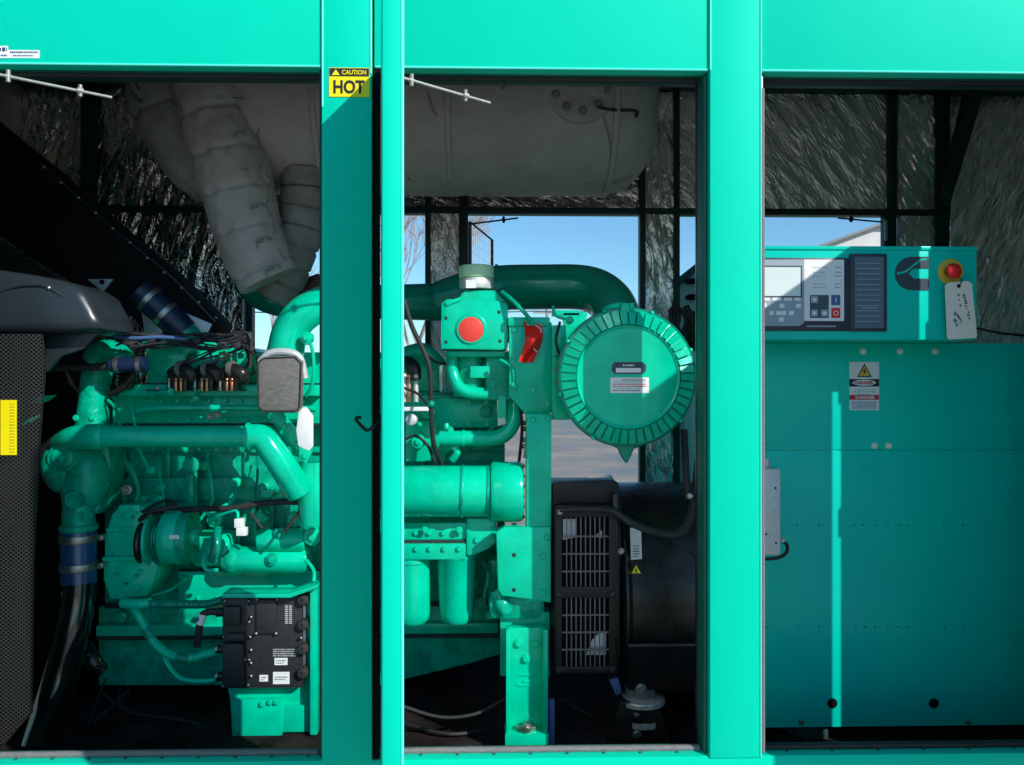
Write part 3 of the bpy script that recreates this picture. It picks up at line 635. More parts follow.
# vertical thermostat housing at left
def blob(m, x, y, Y, rx, ry, rz, seg=28):
    c = P(x, y, Y); k = S(Y); vs = []
    rings = [[m.bm.verts.new(c+Vector((math.cos(2*PI*j/seg)*math.sin(t*PI/14)*rx*k, -math.cos(t*PI/14)*rz*k, math.sin(2*PI*j/seg)*math.sin(t*PI/14)*ry*k))) for j in range(seg)] for t in range(1, 14)]
    f = m.bm.verts.new(c+Vector((0, -rz*k, 0))); b = m.bm.verts.new(c+Vector((0, rz*k, 0)))
    for j in range(seg):
        k2 = (j+1) % seg; m.bm.faces.new((f, rings[0][j], rings[0][k2])); m.bm.faces.new((b, rings[-1][k2], rings[-1][j]))
        for a_, b_ in zip(rings, rings[1:]): m.bm.faces.new((a_[j], b_[j], b_[k2], a_[k2]))
part(lambda m: (m.tube([(98, 368, .86), (95, 385, .86), (93, 405, .86), (92, 432, .86)], [15, 14, 14, 17], seg=20), m.tube([(92, 362, .86), (100, 352, .86), (116, 352, .86), (128, 362, .86)], [10, 11, 11, 9], seg=18),
     m.poly([(48, 444), (62, 434), (72, 424), (108, 424), (111, 466), (104, 500), (96, 516), (66, 516), (52, 482), (45, 462)], .79, .16, .03),
     blob(m, 66, 466, .80, 23, 28, 20), blob(m, 88, 476, .80, 22, 34, 22), m.cyly(61, 458, 12, .70, .08, .4), m.cyly(61, 458, 15, .715, .08, .2),
     m.tube([(80, 486, .80), (79, 505, .79), (78.5, 532, .77)], [19, 15, 15.5], seg=22), m.lathe(P(73, 500, .70), (0, 1, 0), [(0, .006), (.02, .006), (.022, 0), (.032, 0), (.034, .05), (0, .05)], 24), m.box(72, 512, 82, 528, .728, .03, .006), m.cylz(78.5, 524, 531, 18, .77)), 'water_housing', G_CAST_SHADED)
for (x, y, Y) in ((61, 458, .70), (76, 418, .80), (92, 418, .80), (77, 519, .728), (106, 440, .79), (104, 486, .79), (52, 448, .79), (84, 446, .74)): part(lambda m: m.bolt(x, y, Y, 2.6), 'housing_bolt', G_ENG)
part(lambda m: (m.tube([(78, 526, .77), (78.5, 555, .76), (79, 583, .75)], 16.8, seg=26)), 'coolant_hose', BLUEH)
for y in (538, 566): 
    c = part(lambda m: m.cylz(78.5, y-4, y+4, 18.0, .767 if y < 550 else .756, .05), 'hose_clamp', STEEL); part(lambda m: m.cyly(100, y, 3, .74, .03), 'clamp_screw', STEEL, c)
part(lambda m: m.tube([(79, 576, .75), (78, 600, .74), (72, 632, .72), (63, 668, .70), (53, 702, .67), (42, 735, .64), (30, 770, .60)], [15.5, 15.5, 16, 16.5, 17, 17, 17], seg=28), 'lower_coolant_pipe', mat('gloss_black_pipe', (.008, .008, .009), .08, spec=.8))
part(lambda m: m.tube([(62, 592, .70), (62, 620, .70), (44, 690, .66), (42, 720, .66)], 1.2, seg=6), 'overflow_tube', STEEL)
# --- long water pipe with elbow
part(lambda m: (m.tube([(102, 436.5, .66), (252, 436.5, .66)], 10.6, seg=28, smooth=False)), 'water_pipe', G_ENG)
part(lambda m: (m.tube([(62, 444, .76), (74, 438, .70), (94, 436.5, .66), (104, 436.5, .66)], [11, 12, 13, 13], seg=24)), 'pipe_collar', G_ENG)
part(lambda m: (m.tube([(249, 436.5, .66), (262, 438, .66), (272, 450, .66), (283, 466, .67), (292, 480, .69), (300, 492, .71)], [12.5, 13, 13.5, 14, 14, 14], seg=26)), 'pipe_elbow', G_ENG)
part(lambda m: m.tube([(247.5, 436.5, .66), (251, 436.5, .66)], 14.2, seg=26, smooth=False), 'pipe_bead', G_ENG)
part(lambda m: (m.poly([(268, 416), (280, 408), (312, 452), (306, 464), (296, 456)], .72, .02, .003)), 'support_strap', G_ENG)
for q in ((285, 426), (297, 444), (305, 456)): part(lambda m: m.bolt(q[0], q[1], .72, 2.8), 'strap_bolt', G_ENG)
part(lambda m: (m.tube([(313, 462, .77), (313, 496, .77), (313, 522, .78)], [14, 15, 13.5], seg=26)), 'vertical_manifold', G_ENG)
# --- upper bright elbow and turbo piping behind
part(lambda m: (m.tube([(284, 376, .72), (286, 350, .72), (292, 328, .72), (306, 312, .72), (328, 302, .74), (360, 299, .78)], [18, 18, 17.5, 17.5, 17, 17], seg=30)), 'charge_air_elbow', G_ENG)
part(lambda m: m.tube([(284, 352, .72), (284.4, 356, .72)], 19.5, seg=30, smooth=False), 'elbow_clamp', G_ENG)
part(lambda m: m.tube([(244, 282, 1.25), (262, 296, 1.22), (288, 303, 1.2), (320, 300, 1.2), (380, 302, 1.2), (430, 302, 1.2), (470, 303, 1.2)], [12, 14, 15, 16, 17, 18.5, 18.5], seg=26), 'intake_pipe', G_DARK)
part(lambda m: m.tube([(306, 292, 1.12), (322, 286, 1.1)], 13, seg=18, smooth=False), 'rusty_coupling', mat('rusty_steel', (.09, .035, .03), .7, var=.4, vscale=30))
part(lambda m: m.tube([(440, 300, 1.16), (470, 292, 1.12), (500, 288, 1.05), (540, 287, 1.0), (585, 288, .95), (608, 300, .88), (618, 322, .8), (624, 360, .72)], [19, 21, 22.5, 22.5, 22.5, 23, 24, 24], seg=36), 'air_intake_pipe', G_DARK)
for x in (495,): part(lambda m: m.tube([(x, 288, 1.06), (x+3, 288, 1.06)], 23.6, seg=36, smooth=False), 'pipe_clamp', G_DARK)
# --- injector leads
for x in (178, 204, 229):
    c = part(lambda m: (m.box(x-12, 373, x+9, 391, .775, .06, .010), m.tube([(x-6, 374, .80), (x+2, 370, .775), (x+12, 373, .76), (x+14, 379, .765)], [6, 7, 7, 6], seg=18)), 'injector_solenoid', BLK)
    part(lambda m: m.tube([(x+1, 369, .772), (x+5, 368.6, .767)], 7.8, seg=18, smooth=False), 'solenoid_ring', GRIL, c)
    for dx in (-9, -2, 3): part(lambda m: (m.cylz(x+dx, 380, 391, 1.5, .765), m.bead(x+dx, 379.5, .757, 1.9)), 'terminal', BRASS if dx > -9 else STEEL, c)
    part(lambda m: m.bead(x-9, 390, .760, 1.7), 'terminal', STEEL, c)
for dx, mt in ((409, BRASS), (416, GALV), (404, GALV)): part(lambda m: (m.cylz(dx, 378, 402, 2.4, .765), m.bead(dx, 376, .75, 3)), 'terminal', mt)
part(lambda m: m.box(403, 407, 430, 411, .74, .03, .002), 'terminal_bracket', WHT)
part(lambda m: m.cyly(411, 420, 6, .74, .03, .4), 'sensor_cap', GALV)
part(lambda m: m.tube([(406, 362, .8), (413, 368, .77), (416, 380, .77)], [7, 8, 6], seg=14), 'injector_solenoid', BLK)
# --- heat shield cloth and strap
c = part(lambda m: (m.poly([(256, 362), (262, 356), (296, 355), (303, 361), (302, 372), (301, 408), (296, 413), (262, 413), (257, 408), (256, 380)], .60, .04, .012)), 'heat_shield_pouch', SHIELD)
part(lambda m: m.tube([(258, 363, .598), (264, 358, .598), (295, 357, .598), (301, 363, .598), (299.5, 407, .598), (295, 411, .598), (263, 411, .598), (258.5, 407, .598), (258, 363, .598)], .7, seg=6, smooth=False), 'stitching', RUB, c)
part(lambda m: m.tube([(260, 362, .62), (270, 353, .61), (288, 352, .61), (300, 358, .62), (305, 378, .63)], 3.5, seg=10), 'shield_rim', GALV, c)
part(lambda m: m.poly([(299, 408), (306, 407), (313, 416), (313, 446), (309, 451), (298, 446), (296, 430)], .64, .012, .004), 'white_tag_strap', WHT)
part(lambda m: m.tube([(304, 337, .66), (311, 345, .65), (314, 365, .65), (312, 385, .66), (306, 396, .68)], 1.8, seg=10), 'fuel_line', G_ENG)
part(lambda m: (m.cyly(306, 338, 6.5, .64, .03, .3), m.bolt(306, 338, .638, 3)), 'banjo_fitting', G_ENG)
# --- black / navy hose in front of the head
h = part(lambda m: m.tube([(50, 367, .74), (80, 367.5, .74), (116, 366, .74)], [4.5, 3.6, 3.6], seg=14), 'breather_hose', RUB)
part(lambda m: m.tube([(111, 365, .74), (147, 364, .74)], 7.5, seg=18, smooth=False), 'navy_sleeve', NAVY, h)
for x in (116, 138): part(lambda m: m.tube([(x, 365, .74), (x+4, 364.6, .74)], 8.3, seg=18, smooth=False), 'sleeve_clamp', STEEL, h)
part(lambda m: m.tube([(104, 326, .70), (106, 334, .69), (130, 338, .68), (160, 337, .70), (186, 339, .72)], 1.9, seg=8), 'blue_cable', BLUE)
part(lambda m: m.bead(104.5, 327, .69, 3), 'cable_plug', WHT)
part(lambda m: (m.tube([(120, 332, .74), (165, 336, .76), (212, 334, .78), (240, 342, .80), (250, 360, .82)], 1.6, seg=8), m.tube([(130, 347, .74), (172, 342, .76), (226, 341, .78)], 1.2, seg=8)), 'wiring_loom', RUB)
part(lambda m: m.tube([(206, 345, .80), (212, 360, .79), (208, 374, .79)], 1.3, seg=8), 'blue_cable', BLUE)
# --- sloping hose coupling, upper left
c = part(lambda m: m.tube([(140, 291, .88), (166, 314, .90), (184, 332, .92)], [14, 14, 14], seg=24), 'hose_coupling', NAVY)
for (p0, p1) in (((148, 298, .886), (152, 301.5, .889)), ((164, 312.5, .899), (168, 316, .902))): part(lambda m: m.tube([p0, p1], 15, seg=24, smooth=False), 'coupling_clamp', STEEL, c)
part(lambda m: m.tube([(178, 326, .915), (190, 338, .93), (200, 352, .95)], 13, seg=22), 'coolant_outlet', G_DARK)
part(lambda m: (m.cyly(124, 383, 7, .80, .04), m.tube([(110, 395, .82), (122, 388, .80), (134, 374, .79)], 3, seg=10)), 'breather_valve', BLK)
# --- timing side lumps and charging alternator
part(lambda m: (m.poly([(112, 514), (117, 508), (143, 506), (147, 512), (147, 530), (143, 558), (104, 558), (104, 536)], .80, .2, .012), m.poly([(103, 559), (150, 559), (158, 566), (154, 582), (146, 597), (110, 600), (103, 580)], .785, .2, .012), m.box(106, 528, 146, 532, .79, .03, .004), m.box(118, 505, 140, 512, .79, .1, .008), m.box(102, 557, 150, 561, .775, .04, .003)), 'gear_case', G_ENG)
for (x, y) in ((120, 515), (136, 512), (116, 548), (110, 575), (126, 582), (138, 588), (120, 596), (140, 572)): part(lambda m: m.bolt(x, y, .782 if y > 560 else .797, 2.4), 'case_bolt', G_ENG)
yx = .80
def drum(x0, x1, y, r, Y, name, mt, parent=None, **k): return part(lambda m: m.cylx(x0, x1, y, r, Y, **k), name, mt, parent)
al = drum(166, 184, 537, 27, yx, 'charging_alternator', G_ENG, b=.10)
drum(184.3, 190, 537, 25, yx, 'pulley_face', G_CAST_SHADED, al, b=.35)
drum(190.3, 197, 537, 8, yx, 'pulley_nut', G_ENG, al)
drum(156, 165.7, 537, 11, yx, 'alternator_body', G_ENG, al, b=.08)
drum(150.5, 154.5, 539, 26, yx+.02, 'alternator_fan', G_ENG, al, b=.08)
for xx in (158, 161.5): drum(xx, xx+1.6, 538, 19, yx+.02, 'pulley_groove', G_CAST_SHADED, al, b=.05)
drum(142, 147.5, 542, 22, yx+.03, 'alternator_bracket', BLK, al, b=.08)
part(lambda m: m.box(169, 535, 179, 539, yx-27*S(yx)-.001, .004, .001), 'foil_label', WHT, al)
part(lambda m: (m.tube([(140, 520, .78), (150, 512, .74), (166, 508, .74), (176, 506, .76)], 2.4, seg=8), m.tube([(176, 506, .76), (168, 500, .78), (156, 504, .78), (142, 512, .8)], 1.5, seg=8)), 'belt_cable', RUB)
drum(196, 234, 548, 18, .95, 'pump_body', G_ENG, b=.2)
part(lambda m: m.tube([(218, 528, .84), (216, 545, .80), (212, 562, .80)], [4, 5, 4], seg=12), 'pump_strap', G_DARK)
part(lambda m: m.tube([(206, 554, .82), (203, 562, .80), (207, 570, .80), (218, 570, .80)], 2, seg=8), 'drain_elbow', G_ENG)
st = drum(226, 311, 560, 13.5, .92, 'starter_motor', G_ENG, b=.5)
drum(258, 306, 540, 11.5, .90, 'starter_solenoid', G_ENG, st, b=.25)
drum(222, 246, 560, 15.5, .922, 'starter_nose', G_CAST_SHADED, st, b=.6)
for (x, y, Y) in ((271, 560, .92-13.5*S(.92)), (279, 534, .862)): part(lambda m: (m.cyly(x, y, 6, Y-.01, .03), m.bolt(x, y, Y-.012, 3)), 'terminal_boss', G_CAST_SHADED, st)
part(lambda m: (m.cyly(312, 537, 9, .86, .08), m.bolt(312, 537, .855, 4)), 'flange_boss', G_ENG)
wc = part(lambda m: (m.box(234, 519, 243, 528, .74, .03, .003), m.box(236, 528, 246, 536, .74, .03, .003)), 'white_connector', WHT)
part(lambda m: m.tube([(238, 519, .75), (236, 511, .76), (222, 514, .78), (209, 520, .80)], 1.6, seg=8), 'sensor_lead', G_ENG, wc)
part(lambda m: m.tube([(150, 512, .82), (200, 509, .78), (232, 508, .77), (265, 503, .77), (300, 502, .78), (330, 505, .8)], 3.0, seg=10), 'black_hose', RUB)
part(lambda m: m.tube([(235, 484, .92), (236, 494, .88), (226, 505, .84), (206, 514, .82)], 2.0, seg=8), 'sensor_pipe', G_ENG)
part(lambda m: (m.cyly(235, 483, 5, .93, .04), m.bolt(235, 483, .928, 2.6)), 'sensor_boss', G_ENG)
part(lambda m: (m.box(185, 470, 196, 530, .93, .03, .006), m.cyly(190, 466, 8, .92, .05), m.box(188, 474, 193, 520, .9, .02, .003)), 'dipstick_bracket', G_CAST_SHADED)
for (x, y, Y) in ((203, 466, .985), (128, 468, .985), (160, 488, .965), (262, 488, .965), (292, 472, .985), (157, 500, .965), (140, 500, .96), (276, 500, .96), (300, 490, .97)): part(lambda m: (m.cyly(x, y, 5, Y-.01, .04, .4), m.bolt(x, y, Y-.012, 2.4)), 'block_plug', G_ENG)
part(lambda m: m.tube([(116, 452, .93), (132, 470, .90), (138, 492, .90), (134, 506, .88)], 2.2, seg=8), 'drain_pipe', G_CAST_SHADED)
for x in (262, 278): part(lambda m: m.poly([(x, 490), (x+14, 490), (x+8, 498), (x-2, 497)], .94, .02, .003), 'small_bracket', G_ENG)
# dense thin plumbing on the block face
for k in range(4):
    x = 118+k*46+random.uniform(-4, 4)
    part(lambda m: m.tube([(x, 455+random.uniform(0, 10), .98), (x+random.uniform(-4, 6), 478, .93), (x+random.uniform(-8, 8), 500, .92), (x+random.uniform(-10, 14), 520, .93)], random.uniform(.9, 1.7), seg=6), 'injector_drain_line', random.choice([G_CAST_SHADED, G_ENG, G_DARK]))
# conduit hoses to ECU
def ribbed(t, a): return 1+.07*math.sin(t*2*PI*40)
part(lambda m: m.tube([(122, 603, .70), (136, 604, .69), (150, 603, .69)], 5, seg=14), 'conduit_gland', G_ENG)
part(lambda m: m.tube([(150, 604, .69), (180, 604, .68), (206, 604, .67), (222, 600, .66)], 4.0, seg=12, sub=20, rf=ribbed), 'cable_conduit', G_DARK)
part(lambda m: m.tube([(134, 608, .70), (142, 622, .69), (152, 640, .67), (168, 654, .65), (190, 658, .63), (206, 654, .62), (224, 650, .62)], 4.2, seg=12, sub=20, rf=ribbed), 'cable_conduit', G_ENG)
for p0, p1 in (((146, 629, .68), (152, 639, .67)), ((178, 657, .64), (190, 659, .63))): part(lambda m: m.tube([p0, p1], 5.2, seg=12, smooth=False), 'conduit_tape', G_DARK)
part(lambda m: m.tube([(164, 656, .66), (170, 668, .65), (182, 679, .64), (204, 681, .63), (224, 678, .63)], 2.2, seg=10), 'sensor_conduit', G_ENG)
part(lambda m: m.poly([(180, 607), (192, 600), (180, 612)], .7, .01, .001), 'sheet_tab', G_ENG)
part(lambda m: m.tube([(222, 612, .60), (208, 612, .58), (201, 618, .57), (199, 632, .575), (197, 646, .59)], 3.6, seg=12), 'ecu_cable', RUB)
part(lambda m: m.tube([(203, 614, .572), (200, 624, .571)], 4.2, seg=12, smooth=False), 'cable_marker', WHT)
# ECU bracket + ECU
YE = .62
part(lambda m: (m.poly([(232, 592), (318, 586), (318, 736), (232, 736), (230, 700), (228, 690), (226, 640)], YE+.05, .012, .004), m.poly([(222, 594), (288, 594), (318, 584), (318, 588), (290, 598), (222, 598)], YE-.05, .10, .003),
     m.box(232, 700, 282, 736, YE+.02, .03, .006), m.box(282, 706, 318, 732, YE+.03, .02, .004), m.box(310, 590, 317, 735, YE-.0, .05, .003)), 'ecu_bracket', G_ENG)
for (x, y) in ((237, 730), (270, 702), (276, 702), (262, 704)): part(lambda m: m.bolt(x, y, YE+.018, 2.6), 'bracket_bolt', G_ENG)
ecu = part(lambda m: (m.box(224, 596, 302, 688, YE, .045, .006), m.box(222, 596, 248, 688, YE-.01, .03, .006)), 'engine_control_unit', ECUM)
part(lambda m: (m.poly([(224, 641), (246, 641), (243, 634), (227, 634)], YE-.03, .03, .003), m.box(222, 644, 243, 686, YE-.038, .04, .006)), 'connector_housing', ECUM, ecu)
part(lambda m: (m.box(223, 607, 240, 626, YE-.03, .03, .006)), 'connector_cap', ECUM, ecu)
part(lambda m: (m.box(256, 600, 276, 634, YE-.012, .014, .006)), 'cover_plate', ECUM, ecu)
for (x, y) in ((257, 599.5), (277, 599.5), (256, 633.5), (276, 633.5), (225, 601), (249, 601), (249, 622), (224, 623), (224, 637), (250, 637), (249, 660), (251, 650), (251, 676), (248, 685), (223, 686), (251, 617), (251, 663), (245, 660), (301, 638)): part(lambda m: m.bead(x, y, YE-.012, 1.7), 'ecu_screw', STEEL, ecu)
for y in (601, 626, 650, 674): part(lambda m: (m.cyly(302, y, 5.5, YE-.02, .04, .3), m.bead(303, y-2, YE-.02, 1.5)), 'mount_grommet', RUB, ecu)
part(lambda m: m.box(297, 606, 306, 676, YE+.03, .01, .002), 'mount_strip', GALV)
for (x, y) in ((221, 612), (221, 649), (221, 676)): part(lambda m: (m.tube([(x-4, y, YE-.005), (x+4, y, YE-.005)], 4.6, seg=14, smooth=False)), 'cable_gland', BLK, ecu); part(lambda m: m.tube([(x-4.4, y, YE-.005), (x-2.4, y, YE-.005)], 4.9, seg=14, smooth=False), 'gland_ring', STEEL, ecu)
for i in range(10):
    for j in (0, 1, 2): part(lambda m: m.box(281+j*4, 605.5+i*1.9, 284+j*4, 606.5+i*1.9, YE-.0006, .0006, 0), 'small_print', GALV, ecu) if j else None
for (a, b, c_, d) in ((273, 672, 289.5, 684), (274.5, 658, 287.5, 665), (259.5, 675, 268, 681.5)):
    w = part(lambda m: m.box(a, b, c_, d, YE-.0008, .0008, 0), 'white_label', WHT, ecu); dashes(a+2, c_-2, (b+d)/2-.8, YE-.0012, 1.1, INK, w, 1.3); dashes(a+1.5, c_-4, (b+d)/2+1.6, YE-.0012, .9, INK, w, 1.3)
for i in range(4): dashes(273, 297, 649.5+i*2.1, YE-.0008, 1.2, GALV, ecu, 1.6)
# --- middle: thermostat box, cap, elbow
YM = .60
tb = part(lambda m: (m.poly([(441, 303), (447, 299), (492, 299), (506, 303), (508, 306), (508, 348), (502, 350), (441, 349)], YM, .13, .010), m.poly([(458, 299), (464, 290), (496, 290), (500, 296), (507, 302), (455, 303)], YM+.04, .12, .012), m.cyly(471, 329, 17, YM-.006, .02, .2), m.box(446, 349, 506, 357, YM+.03, .1, .012)), 'thermostat_housing', G_ENG)
part(lambda m: m.cyly(471, 329.5, 12.8, YM-.0095, .006, .1, 32), 'red_plug', REDL, tb)
part(lambda m: m.lathe(P(471, 329, YM-.0078), (0, 1, 0), [(.0, .003), (.048, .003), (.049, 0), (.053, 0), (.055, .004), (0, .004)], 32), 'port_rim', G_ENG, tb)
for (x, y) in ((446, 318), (446, 342), (499, 312), (500, 341)): part(lambda m: m.cyly(x, y, 2, YM-.001, .004, .2, 12), 'blind_hole', FRAME, tb)
part(lambda m: m.poly([(444, 302), (460, 297), (462, 300), (447, 306)], YM-.008, .02, .003), 'cast_lug', G_ENG, tb)
cp = part(lambda m: m.cylz(476.5, 279, 289.5, 16.8, YM+.09, .06), 'metal_cap', GALV)
part(lambda m: m.cylz(476.5, 266, 279, 17.4, YM+.09, .12), 'plastic_cap', CAPG, cp)
part(lambda m: m.box(466, 280, 476, 288, YM+.09-17*S(YM+.09)-.002, .004, 0), 'white_label', WHT, cp)
part(lambda m: (m.box(453, 351, 512, 397, .72, .14, .012), m.box(486, 352, 514, 400, .66, .1, .01), m.cylz(470, 351, 392, 15, .74)), 'lower_housing', G_CAST_SHADED)
part(lambda m: m.tube([(452, 356, .70), (453, 374, .69), (460, 388, .68), (474, 393, .68), (500, 394, .69), (514, 392, .70)], [6, 6, 6.5, 6.5, 6, 5], seg=16), 'curved_bracket', G_ENG)
part(lambda m: m.box(470, 366, 490, 378, .655, .02, .004), 'housing_pad', G_ENG)
part(lambda m: (m.box(430, 398, 500, 428, .82, .3, .012), m.box(405, 420, 440, 462, .86, .2, .012), m.box(434, 424, 446, 462, .84, .06, .01)), 'intake_manifold', G_ENG)
part(lambda m: m.tube([(440, 438.5, .70), (470, 438.5, .69), (496, 438, .69), (509, 430, .69), (514.5, 416, .70), (515, 396, .72)], 7.8, seg=22, sub=8), 'bypass_pipe', G_ENG)
for x in (462, 478): part(lambda m: m.tube([(x, 438.5, .695), (x+3, 438.5, .695)], 8.8, seg=22, smooth=False), 'pipe_ferrule', G_ENG)
part(lambda m: (m.tube([(447, 450, .74), (452, 446, .72), (457, 452, .71), (452, 460, .72)], 4, seg=12), m.tube([(446, 424, .72), (448, 436, .71), (452, 446, .71)], 3, seg=12), m.bolt(455, 447, .70, 3.4), m.bolt(450, 430, .69, 3)), 'valve_cluster', G_ENG)
part(lambda m: (m.poly([(497, 400), (504, 400), (506, 424), (498, 426)], .66, .01, .002)), 'bright_bracket', GALV)
part(lambda m: (m.box(498, 396, 506, 418, .655, .006, .001)), 'green_clip', G_ENG)
part(lambda m: m.tube([(404, 300, .60), (412, 326, .60), (424, 352, .60), (430, 372, .60), (431, 410, .62), (434, 444, .66), (442, 466, .72)], 2.3, seg=10), 'harness_hose', RUB)
part(lambda m: m.tube([(424, 352, .62), (436, 362, .68), (450, 364, .72)], 1.6, seg=8), 'harness_branch', RUB)
part(lambda m: m.bead(431, 404, .61, 4), 'harness_clip', G_DARK)
part(lambda m: (m.tube([(404, 356, .86), (424, 352, .84), (440, 366, .84)], [9, 9, 8], seg=14)), 'rear_manifold', G_CAST_SHADED)
part(lambda m: m.tube([(470, 448, .84), (488, 432, .8), (503, 420, .8)], 2.2, seg=8), 'dipstick_tube', G_CAST_SHADED)
for y in (404, 412, 422, 430, 440, 448): part(lambda m: m.bead(524, y+random.uniform(-2, 2), .70, 2.6), 'chain_fitting', random.choice([STEEL, GALV, BRASS]))
# --- oil cooler drum
oc = drum(388, 494, 491.5, 25.5, .60, 'oil_cooler', G_ENG, b=.08, seg=44)
drum(490, 523, 491.5, 30, .60, 'cooler_end_cap', G_ENG, oc, b=.14, seg=44)
for x in (461, 487): drum(x, x+3, 491.5, 26.6, .60, 'cooler_band', G_CAST_SHADED, oc, b=.02, seg=44)
for k in range(6): part(lambda m: m.bead(523, 466+k*10.2, .585, 2.0), 'cap_bolt', STEEL, oc)
part(lambda m: (m.tube([(514, 523, .58), (514, 532, .58)], 2.5, seg=8, smooth=False), m.tube([(507, 534, .575), (521, 534, .575)], 2.0, seg=8, smooth=False)), 'drain_tap', G_ENG, oc)
part(lambda m: (m.box(388, 523, 470, 540, .62, .18, .008), m.poly([(466, 518), (494, 518), (498, 530), (492, 548), (474, 556), (466, 556)], .60, .14, .012), m.box(388, 544, 466, 560, .60, .2, .01)), 'filter_head', G_ENG)
for q in ((425, 530), (459, 530), (477, 540), (492, 541)): part(lambda m: (m.bolt(q[0], q[1], .598, 3)), 'head_bolt', G_ENG)
def filt(x, y0, y1, r, tp): 
    m = M(); a = P(x, y0, .68); c = P(x, y1, .68); R = r*S(.68); h = a.z-c.z
    m.lathe(a, (0, 0, -1), [(0, 0), (R*1.0, .002), (R*1.04, .01), (R*1.04, .022), (R, .026), (R*tp, h-.04), (R*tp*.96, h-.018), (R*tp*.8, h-.005), (R*tp*.5, h), (0, h)], 36); m.make('oil_filter', G_ENG, ENG)
filt(411.5, 555, 623, 18.5, 1.0); filt(456.5, 550, 622.5, 19.5, .86)
part(lambda m: (m.box(488, 560, 502, 612, .84, .1, .01), m.tube([(497, 596, .66), (506, 600, .64), (510, 612, .64)], [9, 8, 8], seg=16)), 'block_boss', G_ENG)
# --- flywheel side post and brackets
YP = .52
part(lambda m: (m.poly([(509, 322), (552, 322), (552, 412), (546, 418), (528, 418), (520, 408), (509, 396)], YP+.06, .05, .006)), 'bracket_plate', G_ENG)
part(lambda m: (m.box(526.5, 414, 551.5, 602, YP, .10, .005)), 'support_column', G_ENG)
part(lambda m: (m.poly([(496, 532), (504, 527), (551, 527), (551, 603), (534, 600), (502, 596), (498, 590)], YP-.012, .05, .005)), 'corner_plate', G_ENG)
for (x, y) in ((514, 555), (514, 590)): part(lambda m: m.cyly(x, y, 2.2, YP-.0135, .004, .1, 12), 'bolt_hole', FRAME)
for (x, y, Y) in ((543, 556, YP-.012), (543, 592, YP-.012), (547, 537, YP-.012), (547, 404, YP+.06), (533, 390, YP+.06), (515, 330, YP+.06), (533, 420, YP), (548, 418, YP)): part(lambda m: m.bolt(x, y, Y, 3.2), 'bracket_bolt', G_ENG)
part(lambda m: (m.box(508, 317, 550, 326, YP+.05, .05, .006), m.box(552, 310, 580, 316, YP+.1, .03, .003), m.poly([(562, 312), (588, 312), (580, 345), (568, 350)], YP+.1, .04, .004), m.tube([(508, 334, .66), (530, 334, .64), (552, 336, .64)], 9, seg=16)), 'upper_cross_member', G_ENG)
part(lambda m: (m.poly([(488, 598), (545, 596), (545, 612), (538, 620), (490, 620)], YP+.03, .16, .03), m.tube([(498, 592, .58), (502, 604, .56), (506, 612, .56)], [8, 9, 8], seg=16)), 'flywheel_housing', G_CAST_SHADED)
ft = part(lambda m: (m.box(507, 628, 547, 742, YP, .04, .003), m.box(506, 630, 510, 744, YP-.05, .06, .002), m.box(543.5, 630, 548, 744, YP-.05, .06, .002), m.box(505, 735, 549, 746, YP-.06, .10, .003), m.box(500, 612, 550, 676, YP+.06, .06, .006)), 'mounting_foot', G_ENG)
for (x, y) in ((518.5, 643.5), (535.5, 643.5), (526, 659)): part(lambda m: (m.cyly(x, y, 5, YP-.004, .008), m.bolt(x, y, YP-.006, 3.4)), 'foot_bolt', G_ENG, ft)
part(lambda m: (m.cyly(526.5, 729, 5, YP-.045, .03), m.bolt(526.5, 729, YP-.05, 3.2), m.box(516, 727, 536, 731, YP-.03, .02, .003)), 'anchor_bolt', STEEL, ft)
part(lambda m: (m.box(518, 674, 534, 676, YP-.003, .004, .001), m.box(517, 684, 536, 686.5, YP-.003, .004, .001), m.box(523, 680, 530, 683, YP-.003, .004, .001)), 'cast_lettering', G_ENG, ft)
# low cable in the dark
part(lambda m: m.tube([(402, 706, .55), (440, 717, .55), (475, 714, .56), (505, 699, .6)], 1.8, seg=8), 'low_cable', RUB)
part(lambda m: (m.tube([(84, 732, .75), (130, 690, .9)], 1.6, seg=6, smooth=False), m.tube([(84, 736, .75), (106, 678, .8)], 1.0, seg=6, smooth=False)), 'floor_brace', SHROUD)
part(lambda m: (m.tube([(86, 646, .85), (92, 660, .82), (104, 672, .82)], [7, 9, 6], seg=14), m.bead(88, 655, .78, 3), m.bead(98, 668, .78, 3)), 'drain_valve', BLK)

for pts, r_ in (([(70, 740, .9), (110, 732, .8), (160, 738, .8), (228, 728, .9)], 2.0), ([(100, 690, 1.0), (130, 712, .8), (190, 722, .75), (240, 744, .7)], 1.4), ([(404, 724, .7), (450, 734, .6), (500, 728, .7)], 1.8), ([(560, 700, .9), (590, 716, .8), (612, 740, .7)], 2.4), ([(120, 690, 1.0), (124, 715, .9), (118, 740, .9)], 3.0)):
    part(lambda m: m.tube(pts, r_, seg=8), 'floor_hose', RUB)
